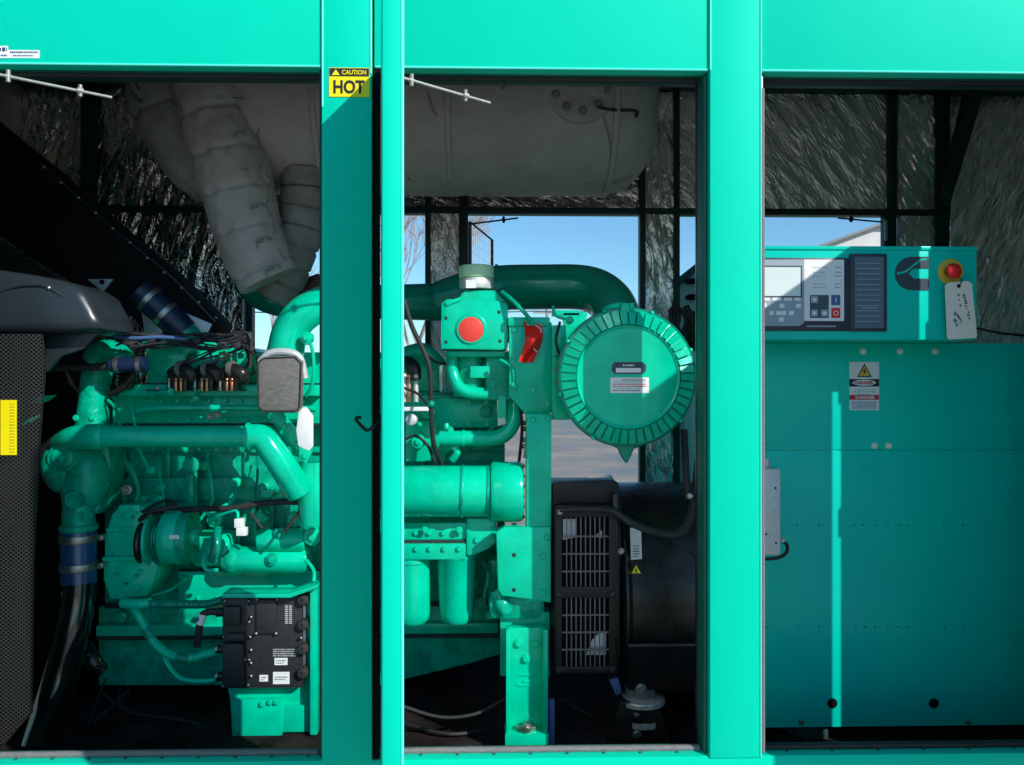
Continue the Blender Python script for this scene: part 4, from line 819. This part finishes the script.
# --- finer plumbing, bolts, gaskets and looms
rd = random.Random(21)
for (x0, x1, y, Y, n, r_, mt) in ((122, 312, 401, .893, 12, 2.0, G_ENG), (122, 312, 420, .893, 10, 2.0, G_ENG), (412, 494, 402, .815, 5, 2.2, G_ENG), (412, 494, 424, .815, 5, 2.2, G_ENG), (114, 318, 449, .998, 13, 1.8, G_ENG), (150, 240, 388, .835, 6, 1.6, STEEL), (190, 316, 598, .968, 7, 1.9, G_ENG), (395, 465, 533, .617, 5, 2.4, G_ENG), (408, 466, 549, .598, 4, 2.4, G_ENG), (112, 318, 489, .983, 11, 1.9, G_CAST_SHADED)):
    for k in range(n): part(lambda m: m.bolt(x0+(x1-x0)*(k+.5)/n+rd.uniform(-1, 1), y, Y, r_), 'flange_bolt', mt)
GASK = mat('gasket_dark', (.010, .03, .025), .8)
for (a, b, c_, d, Y) in ((113, 423.4, 507, 424.9, .897), (118, 383, 320, 384.4, .838), (96, 636.2, 498, 637.6, .928), (104, 604.5, 505, 606, .975), (146, 389.5, 246, 391, .835), (441, 349.6, 508, 350.8, .62), (390, 540.5, 470, 543.5, .61), (178, 569.8, 320, 571, .968)):
    part(lambda m: m.box(a, b, c_, d, Y, .01, 0), 'gasket', GASK)
for k in range(10):
    y0 = 333+rd.uniform(0, 14); pts = [(122+rd.uniform(-8, 8), y0, .76)]
    for x in (146, 170, 196, 222, 246): pts.append((x+rd.uniform(-5, 5), 341+rd.uniform(-8, 8), .78+rd.uniform(-.02, .03)))
    pts.append((rd.choice([178, 204, 229, 254])+rd.uniform(-4, 4), 368+rd.uniform(-4, 6), .77))
    part(lambda m: m.tube(pts, rd.uniform(.6, 1.3), seg=6), 'loom_wire', RUB)
for (x, y) in ((150, 339), (196, 340), (236, 345)): part(lambda m: m.cyly(x, y, 4, .745, .04, .3), 'loom_clip', RUB)
# ribs and webs on the block casting
for k, x in enumerate(range(116, 320, 17)):
    part(lambda m: m.poly([(x, 506), (x+4, 506), (x+6, 566), (x-1, 566)], .985, .05, .004), 'casting_rib', G_CAST_SHADED)
for (x, y, r_) in ((126, 530, 9), (214, 520, 8), (262, 516, 7), (294, 520, 8), (418, 442, 7), (486, 412, 6), (428, 412, 7), (120, 618, 6), (200, 618, 5), (470, 584, 8), (480, 604, 6)):
    part(lambda m: (m.cyly(x, y, r_, .94 if x < 400 else .80, .06, .25), m.bolt(x, y, (.94 if x < 400 else .80)-.002, r_*.45)), 'core_plug', rd.choice([G_ENG, G_CAST_SHADED]))
# high pressure lines and small hoses
for pts, r_, mt in (([(150, 398, .86), (160, 392, .80), (170, 392, .775)], 1.4, G_ENG), ([(196, 398, .86), (196, 392, .80), (200, 390, .775)], 1.4, G_ENG), ([(246, 384, .82), (252, 374, .78), (262, 372, .72), (270, 378, .70)], 1.6, BRASS),
    ([(250, 332, .80), (252, 350, .79), (246, 368, .79), (238, 372, .78)], 1.7, RUB), ([(228, 340, .78), (244, 346, .76), (256, 356, .70)], 1.6, RUB), ([(108, 400, .82), (116, 410, .80), (120, 430, .76), (116, 452, .80)], 1.5, G_CAST_SHADED), ([(130, 398, .84), (134, 420, .80), (140, 450, .86), (150, 470, .92)], 1.6, G_ENG),
    ([(106, 506, .84), (112, 498, .84), (122, 490, .90)], 2.0, G_CAST_SHADED), ([(262, 528, .77), (256, 520, .77), (250, 512, .78)], 1.4, RUB), ([(284, 532, .75), (292, 522, .75), (300, 510, .76)], 1.6, RUB), ([(306, 560, .80), (314, 572, .78), (312, 590, .74)], 2.0, G_ENG), ([(152, 596, .80), (170, 590, .82), (182, 580, .90)], 1.6, G_CAST_SHADED),
    ([(404, 440, .70), (416, 436, .70), (428, 446, .72), (434, 462, .74)], 1.5, RUB), ([(404, 388, .74), (418, 394, .72), (430, 408, .64)], 1.4, RUB), ([(432, 466, .70), (450, 468, .66)], 1.2, RUB), ([(500, 360, .60), (512, 368, .58), (514, 386, .58)], 1.8, G_ENG), ([(520, 404, .68), (522, 430, .68), (519, 462, .68)], 1.6, RUB),
    ([(526, 408, .66), (527, 432, .66), (524, 458, .66)], 1.2, GALV), ([(480, 560, .80), (488, 575, .74), (484, 600, .74), (490, 616, .76)], 2.2, G_CAST_SHADED), ([(505, 540, .60), (498, 560, .66), (500, 584, .66)], 2.0, G_ENG), ([(560, 322, .50), (556, 340, .48), (560, 356, .48)], 1.4, RUB), ([(553, 306, .54), (556, 316, .53), (570, 320, .53)], 1.4, G_ENG)):
    part(lambda m: m.tube(pts, r_, seg=8), 'small_hose' if mt is RUB else 'small_pipe', mt)
for (x, y, Y, r_) in ((170, 391, .77, 2.4), (270, 378, .69, 3), (120, 430, .755, 2.8), (150, 470, .91, 3.4), (126, 490, .85, 4.4), (182, 580, .95, 3), (312, 590, .73, 3), (490, 616, .75, 3.4), (514, 386, .575, 3), (570, 320, .525, 3)):
    part(lambda m: (m.cyly(x, y, r_*1.3, Y-.01, .03, .3), m.bolt(x, y, Y-.012, r_*.8)), 'union_fitting', rd.choice([G_ENG, G_ENG, STEEL]))
# front cover plate with ring of bolts behind the pulley
for k in range(9):
    an = 2*PI*k/9+.2; part(lambda m: m.bolt(127+15*math.cos(an), 549+34*math.sin(an), .782 if 549+34*math.sin(an) > 560 else .797, 1.8), 'case_bolt', G_CAST_SHADED)

# ================================================================ AIR CLEANER
YA = .335; AC = P(628.5, 377, YA); pa = S(YA)
AIR = thing('air_cleaner', 'big round ribbed green air cleaner on the end of the intake pipe', 'air filter', AC)
m = M(); m.lathe(AC, (0, 1, 0), [(0, .006), (49*pa, .006), (50.5*pa, .002), (52*pa, .0), (53*pa, .012), (67*pa, .034), (68.5*pa, .036), (68.5*pa, .075), (66*pa, .08), (0, .08)], 88); cv = m.make('cover', G_ENG, AIR, ang=28)
m = M(); NR = 46
for k in range(NR):
    a0 = 2*PI*k/NR; w0, w1 = 2*PI/NR*.36, 2*PI/NR*.40
    def q(r, a, dy): return AC+Vector((math.cos(a)*r*pa, dy, math.sin(a)*r*pa))
    A = [q(53.0, a0-w0, -.006), q(53.0, a0+w0, .000), q(67.5, a0+w1, .016), q(67.5, a0-w1, .008)]
    B = [q(53, a0-w0*1.1, .014), q(53, a0+w0*1.1, .014), q(67.6, a0+w1*1.1, .038), q(67.6, a0-w1*1.1, .038)]
    va = [m.bm.verts.new(p) for p in A]; vb = [m.bm.verts.new(p) for p in B]
    fs = [m.bm.faces.new(va)]+[m.bm.faces.new((va[i], vb[i], vb[(i+1) % 4], va[(i+1) % 4])) for i in range(4)]
    bmesh.ops.recalc_face_normals(m.bm, faces=fs)
m.make('rib_ring', G_ENG, cv, ang=20)
m = M(); m.lathe(AC+Vector((0, .036, 0)), (0, 1, 0), [(67*pa, 0), (70.5*pa, .0), (71.5*pa, .006), (71.5*pa, .022), (70.5*pa, .028), (67*pa, .028)], 88); bd = m.make('clamp_band', G_DARK, AIR)
m = M(); m.lathe(AC+Vector((0, .078, 0)), (0, 1, 0), [(0, 0), (57*pa, 0), (58*pa, .01), (58*pa, .26), (52*pa, .30), (0, .30)], 64); m.make('canister', G_ENG, AIR)
m = M(); m.box(621, 303, 634, 313, YA+.015, .04, .005); m.cylz(632, 303, 311, 2.2, YA+.01); m.make('band_latch', G_ENG, bd)
m = M(); m.poly([(612, 441), (643, 441), (640, 447), (634, 449), (632, 455), (627, 464), (621, 455), (619, 449), (614, 447)], YA+.04, .05, .006); m.tube([(613, 443, YA+.045), (642, 443, YA+.045)], 3.6, seg=10, smooth=False); m.make('dust_valve', G_DARK, AIR)
for an in (1.2, 1.9, 2.6, 3.4, 4.2, 5.6, .4):
    m = M(); x, y = 627+69*math.cos(an), 377-69*math.sin(an); m.bead(x, y, YA+.03, 2.4); m.make('band_clip', G_ENG, AIR)
m = M(); m.poly([(612, 365), (615, 362), (643, 362), (646, 365), (646, 371), (643, 374), (615, 374), (612, 371)], YA+.0040, .002, 0); l1 = m.make('maker_label', LOGO, AIR)
m = M(); m.box(616, 368, 641, 372.5, YA+.0032, .0008, 0); m.make('label_panel', WHT, l1); dashes(623, 635, 365.3, YA+.0032, 1.8, WHT, l1, 2)
m = M(); m.box(610.5, 377.5, 649, 393, YA+.0040, .002, 0); l2 = m.make('service_label', WHT, AIR)
for i in range(6): dashes(613 if i > 0 else 622, 646 if i < 4 else 640, 380+i*2.1, YA+.0032, 1.0, [INKN, LITG, INKR, INKR, LITG, INKN][i], l2, 1.5)
m = M(); m.poly([(552, 325), (566, 325), (566, 352), (560, 365), (560, 392), (570, 405), (570, 420), (552, 420)], YP+.02, .04, .005); m.poly([(552, 352), (562, 352), (562, 356), (552, 356)], YP+.0, .02, .002); m.make('mounting_bracket', G_ENG, AIR)
for y in (370, 382): part(lambda m: m.bead(557, y, YP, 3), 'bracket_stud', STEEL, AIR)

# red lock-out tag on its strap
m = M(); gx, gy = 6, 12; gv = []
for iy in range(gy+1):
    t = iy/gy; row = []
    for ix in range(gx+1):
        u = ix/gx; w = 9.5-2.2*t; cxp = 532.5-4*t+3.0*math.sin(t*4); x = cxp+(u-.5)*2*w; y = 323+40*t+(u-.5)*4*(1-t)-3*abs(u-.5)*t
        row.append(m.bm.verts.new(P(x, y, .54+.022*math.sin(u*5+t*5)+.018*math.cos(t*7)+.008*noise.noise(Vector((u*4, t*6, 1))))))
    gv.append(row)
for iy in range(gy):
    for ix in range(gx): m.bm.faces.new((gv[iy][ix], gv[iy][ix+1], gv[iy+1][ix+1], gv[iy+1][ix]))
rt = m.make('red_tag', RED, ang=180)
tag(rt, 'small red plastic tag hanging on a strap left of the ribbed air cleaner', 'tag')
m = M(); m.tube([(502, 292, .60), (512, 300, .57), (524, 312, .545), (534, 325, .54)], 2.2, seg=8); m.make('strap', G_CAST_SHADED, rt)
part(lambda m: m.tube([(535, 325, .53), (541, 331, .53), (533, 345, .535), (537, 352, .54)], .7, seg=6), 'pull_wire', GALV, rt)

# ================================================================ ALTERNATOR (generator end)
YL = .46
BLKH = mat('satin_black_housing', (.012, .011, .010), .42, var=.2, bump=.1, bscale=150, spec=.35)
GEN = thing('generator_alternator', 'black alternator with slotted side grilles behind the green support foot', 'alternator', P(630, 690, .9))
part(lambda m: (m.tube([(553, 492, .66), (618, 492, .66)], 1, smooth=False, seg=6)), 'guide_rod', BLK, GEN)
part(lambda m: (m.wbox(P(553, 0, .50).x, P(622, 0, .50).x, .50, 1.35, P(0, 672, .50).z, P(0, 506, .50).z, .03), m.poly([(552, 512), (552, 486), (556, 482), (612, 480), (619, 483), (622, 512)], .53, .10, .015)), 'end_housing', BLKH, GEN)
gr = part(lambda m: (m.box(556, 508, 616, 517, YL, .02, .002), m.box(556, 587, 616, 598, YL, .02, .002), m.box(556, 667, 616, 673, YL, .02, .002), m.box(556, 508, 562, 673, YL+.001, .018, .002), m.box(609, 508, 616, 673, YL+.001, .018, .002)), 'grille_frame', BLKH, GEN)
for (y0, y1) in ((517, 587), (598, 667)):
    m = M()
    for x in [562+i*4.72 for i in range(1, 10)]: m.box(x-.6, y0, x+.6, y1, YL+.004, .008, .001)
    for i in range(1, 4): y = y0+(y1-y0)*i/4+(0 if y0 > 590 else 2); m.box(562, y-.6, 609, y+.6, YL+.003, .008, .001)
    m.make('louvre_grille', GRIL, gr)
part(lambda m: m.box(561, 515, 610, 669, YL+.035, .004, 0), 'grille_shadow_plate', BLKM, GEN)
part(lambda m: (m.poly([(563, 519), (576, 519), (576, 537), (563, 540)], YL+.022, .003, 0)), 'insulation_patch', GALV, GEN)
part(lambda m: (m.poly([(586, 655), (592, 640), (600, 632), (606, 632), (606, 655)], YL+.022, .003, .001), m.poly([(594, 537), (602, 530), (602, 538)], YL+.022, .003, .0)), 'winding_end', GALV, GEN)
for (x, y) in ((560, 512), (612, 511), (612, 594), (559, 670), (612, 670), (559, 594)): part(lambda m: m.bolt(x, y, YL, 2.2), 'grille_screw', STEEL if y < 520 else SHROUD, GEN)
c = P(622, 590, .98); R = 112*S(.98)
part(lambda m: m.lathe(Vector((P(620, 0, .6).x, .98, P(0, 590, .98).z)), (1, 0, 0), [(0, 0), (R*.97, 0), (R, .012), (R, .02), (R*.93, .04), (R*.93, .60), (R*.9, .62), (0, .62)], 72), 'stator_barrel', BLK, GEN)
part(lambda m: m.box(628, 645, 708, 690, .50, .25, .006), 'terminal_box', BLKM, GEN)
part(lambda m: m.box(628, 644.5, 708, 647, .495, .01, .002), 'terminal_box_lid', SHROUD, GEN)
part(lambda m: m.box(613, 494, 618, 676, YL+.02, .05, .003), 'frame_flange', BLK, GEN)
part(lambda m: m.bolt(621, 551, .50, 2.6), 'flange_bolt', STEEL, GEN)
part(lambda m: (m.tube([(560, 510, .45), (585, 509, .445), (612, 511, .44), (630, 522, .42), (655, 532, .42), (678, 534, .42), (690, 520, .44), (695, 495, .48), (699, 460, .55)], [2.6, 3, 3.4, 4, 4.4, 4.6, 4.6, 4.6, 4.6], seg=12), m.tube([(618, 514, .44), (650, 528, .43), (672, 537, .42), (690, 552, .42), (704, 566, .45)], 1.6, seg=8)), 'power_cable', RUB, GEN)
part(lambda m: (m.tube([(688, 500, .47), (686, 470, .5), (684, 430, .55)], 3.6, seg=12)), 'power_cable', RUB, GEN)
part(lambda m: m.bead(690, 496, .44, 3), 'cable_tie', GALV, GEN)
def barrelY(y):
    z = P(630, y, .5).z-P(0, 590, .98).z; return .98-math.sqrt(max((R*.93)**2-z*z, .01))-.006
w = part(lambda m: m.poly([(630, 528), (641, 527), (642, 559), (631, 560)], barrelY(560)-.012, .003, 0), 'white_label', WHT, GEN)
for i in range(5): dashes(633, 639.5, 546+i*2.6, barrelY(560)-.0128, 1.2, INK, w, 1.6)
yw = barrelY(571)-.004
w = part(lambda m: m.poly([(629.5, 577), (636.2, 565), (643, 577)], yw, .002, 0), 'warning_triangle', YEL, GEN)
part(lambda m: (m.poly([(635.4, 569), (637.2, 569), (636.6, 573.2), (636, 573.2)], yw-.0008, .0006, 0), m.box(635.7, 574.1, 636.9, 575.3, yw-.0008, .0006, 0)), 'exclamation_mark', INK, w)

# hose bundle hanging behind the air cleaner
m = M()
rb = random.Random(4)
for k in range(10):
    x = 674+rb.uniform(0, 22); m.tube([(x-6, 305+rb.uniform(0, 8), .95), (x+rb.uniform(-6, 8), 320+rb.uniform(-4, 6), .93), (x+rb.uniform(-5, 8), 334+rb.uniform(-5, 6), .95), (x+rb.uniform(0, 10), 350, 1.0)], rb.uniform(1.2, 3.2), seg=8)
hb = m.make('hose_bundle', RUB); tag(hb, 'tangle of black hoses behind the upper right rim of the air cleaner', 'hoses')

# vibration isolators
ISO = thing('vibration_isolator', 'dark steel spring mount under the alternator with a stacked round top', 'mount', P(640, 742, .5))
part(lambda m: (m.poly([(620, 702), (658, 702), (674, 752), (608, 752)], .50, .2, .006)), 'pedestal', BLK, ISO)
part(lambda m: (m.cylz(641, 695, 703, 24, .56, .25), m.cylz(641, 703, 716, 16, .56, .1), m.cylz(641, 716, 722, 20, .56, .3), m.cylz(641, 722, 746, 14, .56, .1)), 'spring_cup', mat('oiled_steel', (.55, .54, .51), .35, .5, var=.3, vscale=40), ISO)
part(lambda m: (m.cylz(641, 683, 696, 12.5, .56, .1), m.box(627, 683, 655, 697, .53, .06, .006)), 'top_nut', GRIL, ISO)
part(lambda m: (m.bolt(641, 689, .50, 4.5), m.bolt(637, 734, .46, 3.6), m.cyly(637, 716, 2.5, .47, .02)), 'adjusting_bolt', STEEL, ISO)
m = M(); m.poly([(609, 680), (618, 678), (622, 692), (616, 696)], .52, .02, .003); tag(m.make('blue_strap', BLUE), 'short blue strap end beside the top of the spring mount', 'strap')
m = M(); m.box(549, 700, 554.5, 746, .5, .015, .002); tag(m.make('blue_edge_strip', mat('dull_blue_strip', (.06, .12, .35), .5, var=.1)), 'narrow dull blue strip standing just right of the green support foot', 'strip')

# ================================================================ SWITCHGEAR CABINET + CONTROL BOX
YC = .544
NICK = mat('nickel_bolt', (.85, .85, .72), .4, .2)
CAB = thing('breaker_cabinet', 'tall teal sheet steel breaker cabinet in the right hand bay', 'cabinet', P(900, 725, YC))
a, b = P(744, 343, YC), P(1088, 724, YC)
m = M(); m.wbox(a.x, b.x, YC+.002, 1.5, b.z, a.z-.002, .004); m.make('carcass', G_CAB, CAB)
m = M(); m.wbox(a.x+.002, b.x-.002, YC-.002, YC+.0015, P(0, 451.2, YC).z, a.z, .0012); m.make('upper_panel', G_CAB, CAB)
m = M(); m.wbox(a.x+.002, b.x-.002, YC-.002, YC+.0015, b.z, P(0, 452.4, YC).z, .0012); lp = m.make('lower_panel', G_CAB, CAB)
for (x, y) in ((863, 351.5), (900, 351.5), (935, 351.5), (874.5, 445.8), (888.5, 445.8)):
    part(lambda m: m.bolt(x, y, YC-.002, 2.6, .006), 'panel_bolt', NICK, CAB)
part(lambda m: m.bead(826, 350, YC-.002, 1.5), 'panel_rivet', G_CAB, CAB)
for y, xs in ((525, (797, 819, 854, 863, 875, 888, 899, 907, 944, 963)), (627, (766, 800, 819, 856, 865, 875, 888, 898, 907, 945, 963))):
    for x in xs: part(lambda m: m.cyly(x, y, .9, YC-.0028, .002, .1, 8), 'rivet_hole', FRAME, lp)
for x in (832.5, 934): 
    part(lambda m: m.cyly(x, 703.5, 5.6, YC-.0035, .003, .2, 24), 'rubber_plug', BLKM, lp)
for x, y in ((801, 722), (968, 722)): part(lambda m: m.bolt(x, y, YC-.006, 2, .008), 'base_stud', STEEL, CAB)
part(lambda m: m.box(744, 725, 1088, 752, YC+.03, .8, .003), 'cabinet_plinth', BLKM, CAB)
part(lambda m: m.poly([(762, 727), (828, 727), (828, 750), (790, 750), (776, 727)], YC+.02, .008, .001), 'plinth_plate', FRAME, CAB)
for x, y in ((901, 734), (968, 731), (1014, 734)): part(lambda m: m.bolt(x, y, YC+.028, 2.2, .006), 'plinth_bolt', SHROUD, CAB)
# warning label
yl_ = YC-.003
wl = part(lambda m: m.box(849.5, 362, 879, 410, yl_, .001, 0), 'danger_label', WHT, CAB, label='white and red electrical DANGER label with warning triangle')
tr_ = part(lambda m: m.poly([(857, 377), (864.5, 363.5), (872, 377)], yl_-.0006, .0006, 0), 'triangle_border', INK, wl)
part(lambda m: m.poly([(859, 375.8), (864.5, 366), (870, 375.8)], yl_-.0012, .0006, 0), 'triangle_fill', AMB, tr_)
part(lambda m: m.poly([(865.5, 367.5), (862.2, 372), (864.3, 371.7), (863.2, 375.4), (867, 370.8), (864.9, 371)], yl_-.0018, .0006, 0), 'lightning_bolt', INK, tr_)
part(lambda m: m.box(849.5, 379, 879, 386.5, yl_-.0006, .0006, 0), 'danger_band', INK, wl)
part(lambda m: m.lathe(P(864.2, 382.7, yl_-.0012), (0, 1, 0), [(0, 0), (1, 0), (1, .0006), (0, .0006)], 28, rf=lambda h, an: 1/math.sqrt((math.cos(an)/(3.1*S(YC)))**2+(math.sin(an)/(12.5*S(YC)))**2)), 'danger_oval', WHT, wl)
text('DANGER', 864.2, 382.7, yl_-.0026, 3.4, INKR, wl, wpx=19, bold=.03).name = 'lettering'
for i, (p, q) in enumerate(((855, 874), (853, 876), (857, 871))): dashes(p, q, 389.5+i*2.3, yl_-.0008, 1.3, LITG, wl, 1.6)
part(lambda m: m.box(849.5, 395, 879, 399.8, yl_-.0006, .0006, 0), 'peligro_band', INKR, wl)
text('DANGER', 865.5, 397.4, yl_-.0012, 3.0, WHT, wl, wpx=20, bold=.03).name = 'lettering'
for i in range(4): dashes(852, 877, 402+i*2.0, yl_-.0008, 1.0, INKN, wl, 1.7)
# grey conduit box on the cabinet flank
JB = part(lambda m: m.box(752, 469, 780.5, 555, .40, .13, .004), 'junction_box', GALV, None); JB.parent = None; JB.location = W[JB.name]
tag(JB, 'narrow grey junction box at the left edge of the teal cabinet', 'junction box')
part(lambda m: (m.cylz(766, 458, 469, 4, .44, .2)), 'top_fitting', GALV, JB)
part(lambda m: (m.bead(775.5, 488, .40, 1.2), m.bead(776, 543, .40, 1.2), m.bead(766, 534, .40, 1.2)), 'box_screws', SHROUD, JB)
part(lambda m: m.tube([(781, 541, .45), (787, 545, .44), (786, 553, .42), (777, 558, .42), (764, 559, .42)], 1.8, seg=8), 'drip_cable', RUB, JB)
part(lambda m: m.bead(782.5, 540, .44, 3), 'side_fitting', GALV, JB)

YX = .328
BOX = thing('control_box', 'teal control box with display, emergency stop and dark emblem above the cabinet', 'control panel', P(860, 340, YX))
a, b = P(742, 246, YX), P(977, 340, YX)
m = M(); m.wbox(a.x, b.x, YX+.001, YC+.16, b.z, a.z, .004); m.make('enclosure_body', G_CAB, BOX)
# thin rolled top rim
m = M(); m.wbox(a.x, b.x+.001, YX-.004, YX+.02, a.z-.012, a.z+.001, .003); m.make('top_rim', G_CAB, BOX)
bz = part(lambda m: (m.box(742, 257.5, 852, 331, YX-.006, .008, .003)), 'display_bezel', BEZ, BOX)
y1 = YX-.0075
part(lambda m: m.poly([(742, 259.5), (804, 259.5), (804, 323), (799, 326), (742, 326)], y1, .0015, 0), 'display_panel', PANG, bz)
part(lambda m: m.box(804.2, 259.5, 844, 321, y1, .0015, 0), 'legend_panel', PANL, bz)
part(lambda m: m.box(742, 265.5, 802.2, 297.6, y1-.0010, .001, 0), 'screen_border', KEY, bz)
part(lambda m: m.box(742, 267, 800.6, 296, y1-.0020, .001, 0), 'screen', SCREEN, bz)
part(lambda m: m.box(805, 290.3, 843.5, 321, y1-.0008, .0008, 0), 'keypad_surround', PANL, bz)
part(lambda m: (m.box(810, 295, 828.8, 318, y1-.0016, .0008, 0)), 'keypad', KEY, bz)
part(lambda m: m.box(831.4, 295, 840.4, 305.2, y1-.0018, .001, 0), 'blue_button', BLUE, bz)
part(lambda m: m.box(831.4, 307.8, 840.4, 318, y1-.0018, .001, 0), 'red_button', RED, bz)
text('I', 836, 300, y1-.0022, 5, PANL, bz).name = 'button_symbol'
text('O', 836, 313, y1-.0022, 5, PANL, bz).name = 'button_symbol'
for (x, y) in ((814.5, 299.5), (814.5, 313), (824.5, 313)): 
    k = part(lambda m: m.box(x-3.4, y-3.4, x+3.4, y+3.4, y1-.0022, .0006, 0), 'key', PANG, bz); part(lambda m: m.box(x-1.6, y-1.4, x+1.8, y+1.6, y1-.0026, .0004, 0), 'key_symbol', PANL, k)
for (x, y, w_) in ((766, 298.9, 8), (777, 298.9, 9), (788, 298.9, 8), (797.5, 298.9, 6.5)): part(lambda m: m.box(x-w_/2, y-1.6, x+w_/2, y+1.8, y1-.0008, .0008, 0), 'soft_key', PANL, bz)
for (x, y, w_) in ((782, 305.7, 5), (798.5, 305.7, 5), (771.5, 312.8, 4.5), (778.6, 313, 5), (783.6, 313, 5), (791.5, 312.8, 4.5), (781.5, 319.4, 4.6), (765, 305, 3)): part(lambda m: m.box(x-w_/2, y-2.0, x+w_/2, y+2.1, y1-.0008, .0008, 0), 'function_key', PANL, bz)
for i, y in enumerate((267.5, 272.3, 276, 284, 287.5)): dashes(813, 826, y, y1-.0006, .8, PANG, bz, 3); dashes(835, 841, y, y1-.0006, 1.6, PANG, bz, 2)
part(lambda m: m.box(807, 325.5, 836, 327, YX-.0068, .001, 0), 'usb_slot', PANG, bz)
ip = part(lambda m: m.box(850, 253.5, 887.3, 331.5, YX-.009, .011, .004), 'annunciator_frame', BEZ, BOX)
part(lambda m: m.box(854.5, 256.8, 883.8, 328, YX-.0100, .001, 0), 'annunciator_panel', PAND, ip)
for i in range(12): part(lambda m: m.box(857, 262.8+i*5.3, 881, 263.5+i*5.3, YX-.0106, .0006, 0), 'legend_line', PANG, ip)
dashes(862, 878, 308, YX-.0106, 1.6, PANG, ip, 2)
# emblem: heavy C shape open to the right, with an outlined arrow cut inside
em = M(); pts = []
cx_, cy_ = 912.5, 273.5
for i in range(13):
    an = PI/2+PI*i/12; pts.append((cx_+17.5*math.cos(an), cy_-16.8*math.sin(an)))
pts += [(929, cy_+16.8), (929, cy_+5), (914, cy_+5), (908.5, cy_), (914, cy_-5), (929, cy_-5), (929, cy_-16.8)]
em.poly(pts, YX-.0012, .0022, 0); emb = em.make('maker_emblem', LOGO, BOX)
part(lambda m: (m.poly([(898.5, 272.4), (905, 271), (921, 258.6), (927, 258.6), (927, 260), (921.6, 260.2), (906, 272.6), (899, 274)], YX-.0018, .0006, 0)), 'emblem_line', G_CAB, emb)
part(lambda m: m.lathe(P(898.4, 273.2, YX-.0020), (0, 1, 0), [(0, 0), (.005, 0), (.005, .0006), (0, .0006)], 16), 'emblem_dot', G_CAB, emb)
es = thing('emergency_stop', 'red mushroom emergency stop button on a yellow disc', 'button', P(952, 271, YX)); es.parent = BOX; es.location = W[es.name]-W[BOX.name]
del es['label'], es['category']
part(lambda m: m.cyly(951.5, 271.5, 13.2, YX-.006, .008, .12, 40), 'yellow_disc', AMB, es)
part(lambda m: m.cyly(953, 271, 6, YX-.022, .018, .1, 24), 'stem', BLKM, es)
part(lambda m: m.lathe(P(955.5, 270.5, YX-.05), (0, 1, 0), [(0, -.004), (.010, -.003), (.020, 0), (.0255, .006), (.0265, .014), (.024, .020), (0, .022)], 36), 'red_cap', RED, es)
# paper tag hanging on the emergency stop
pt = M(); pt.poly([(945, 285.5), (949, 282.5), (968, 281), (972, 283.5), (977, 335.5), (976, 338), (949, 339.5), (947, 337)], YX-.045, .0015, 0, Ys=[YX-.03]*4+[YX-.02]*4); pt = pt.make('hanging_tag', PAPER)
tag(pt, 'white handwritten card tag hanging below the red emergency stop button', 'tag')
part(lambda m: m.cyly(959, 286, 2, YX-.0312, .001, .05, 16), 'eyelet', BLKM, pt)
part(lambda m: m.tube([(959, 286, YX-.032), (962, 280, YX-.034), (956, 276, YX-.02)], .5, seg=6), 'string', SHROUD, pt)
def glyphs(x0, y0, x1, y1_, n, mt, seed, sz=2.2):
    r_ = random.Random(seed); m = M()
    for i in range(n):
        t = i/(n-1); x, y = x0+(x1-x0)*t, y0+(y1_-y0)*t
        yd = YX-.0315+.010*max(0, (y-284)/54)
        q = [(x+r_.uniform(-sz, sz)*.6, y+r_.uniform(-sz, sz)*.55, yd) for _ in range(3)]; m.tube(q, .6, seg=5, smooth=False)
    return m.make('handwriting', mt, pt)
glyphs(964, 295, 969, 318, 9, INK, 1); glyphs(958.5, 295, 960, 305, 3, INK, 2, 1.8); glyphs(955, 313, 961, 321, 6, INKN, 3, 2.6); glyphs(954, 318, 957, 325, 4, BLUE, 5, 2.6)
part(lambda m: m.tube([(976, 328, .42), (1000, 333, .5), (1030, 336, .6)], 1.4, seg=8), 'tail_cable', RUB, BOX)
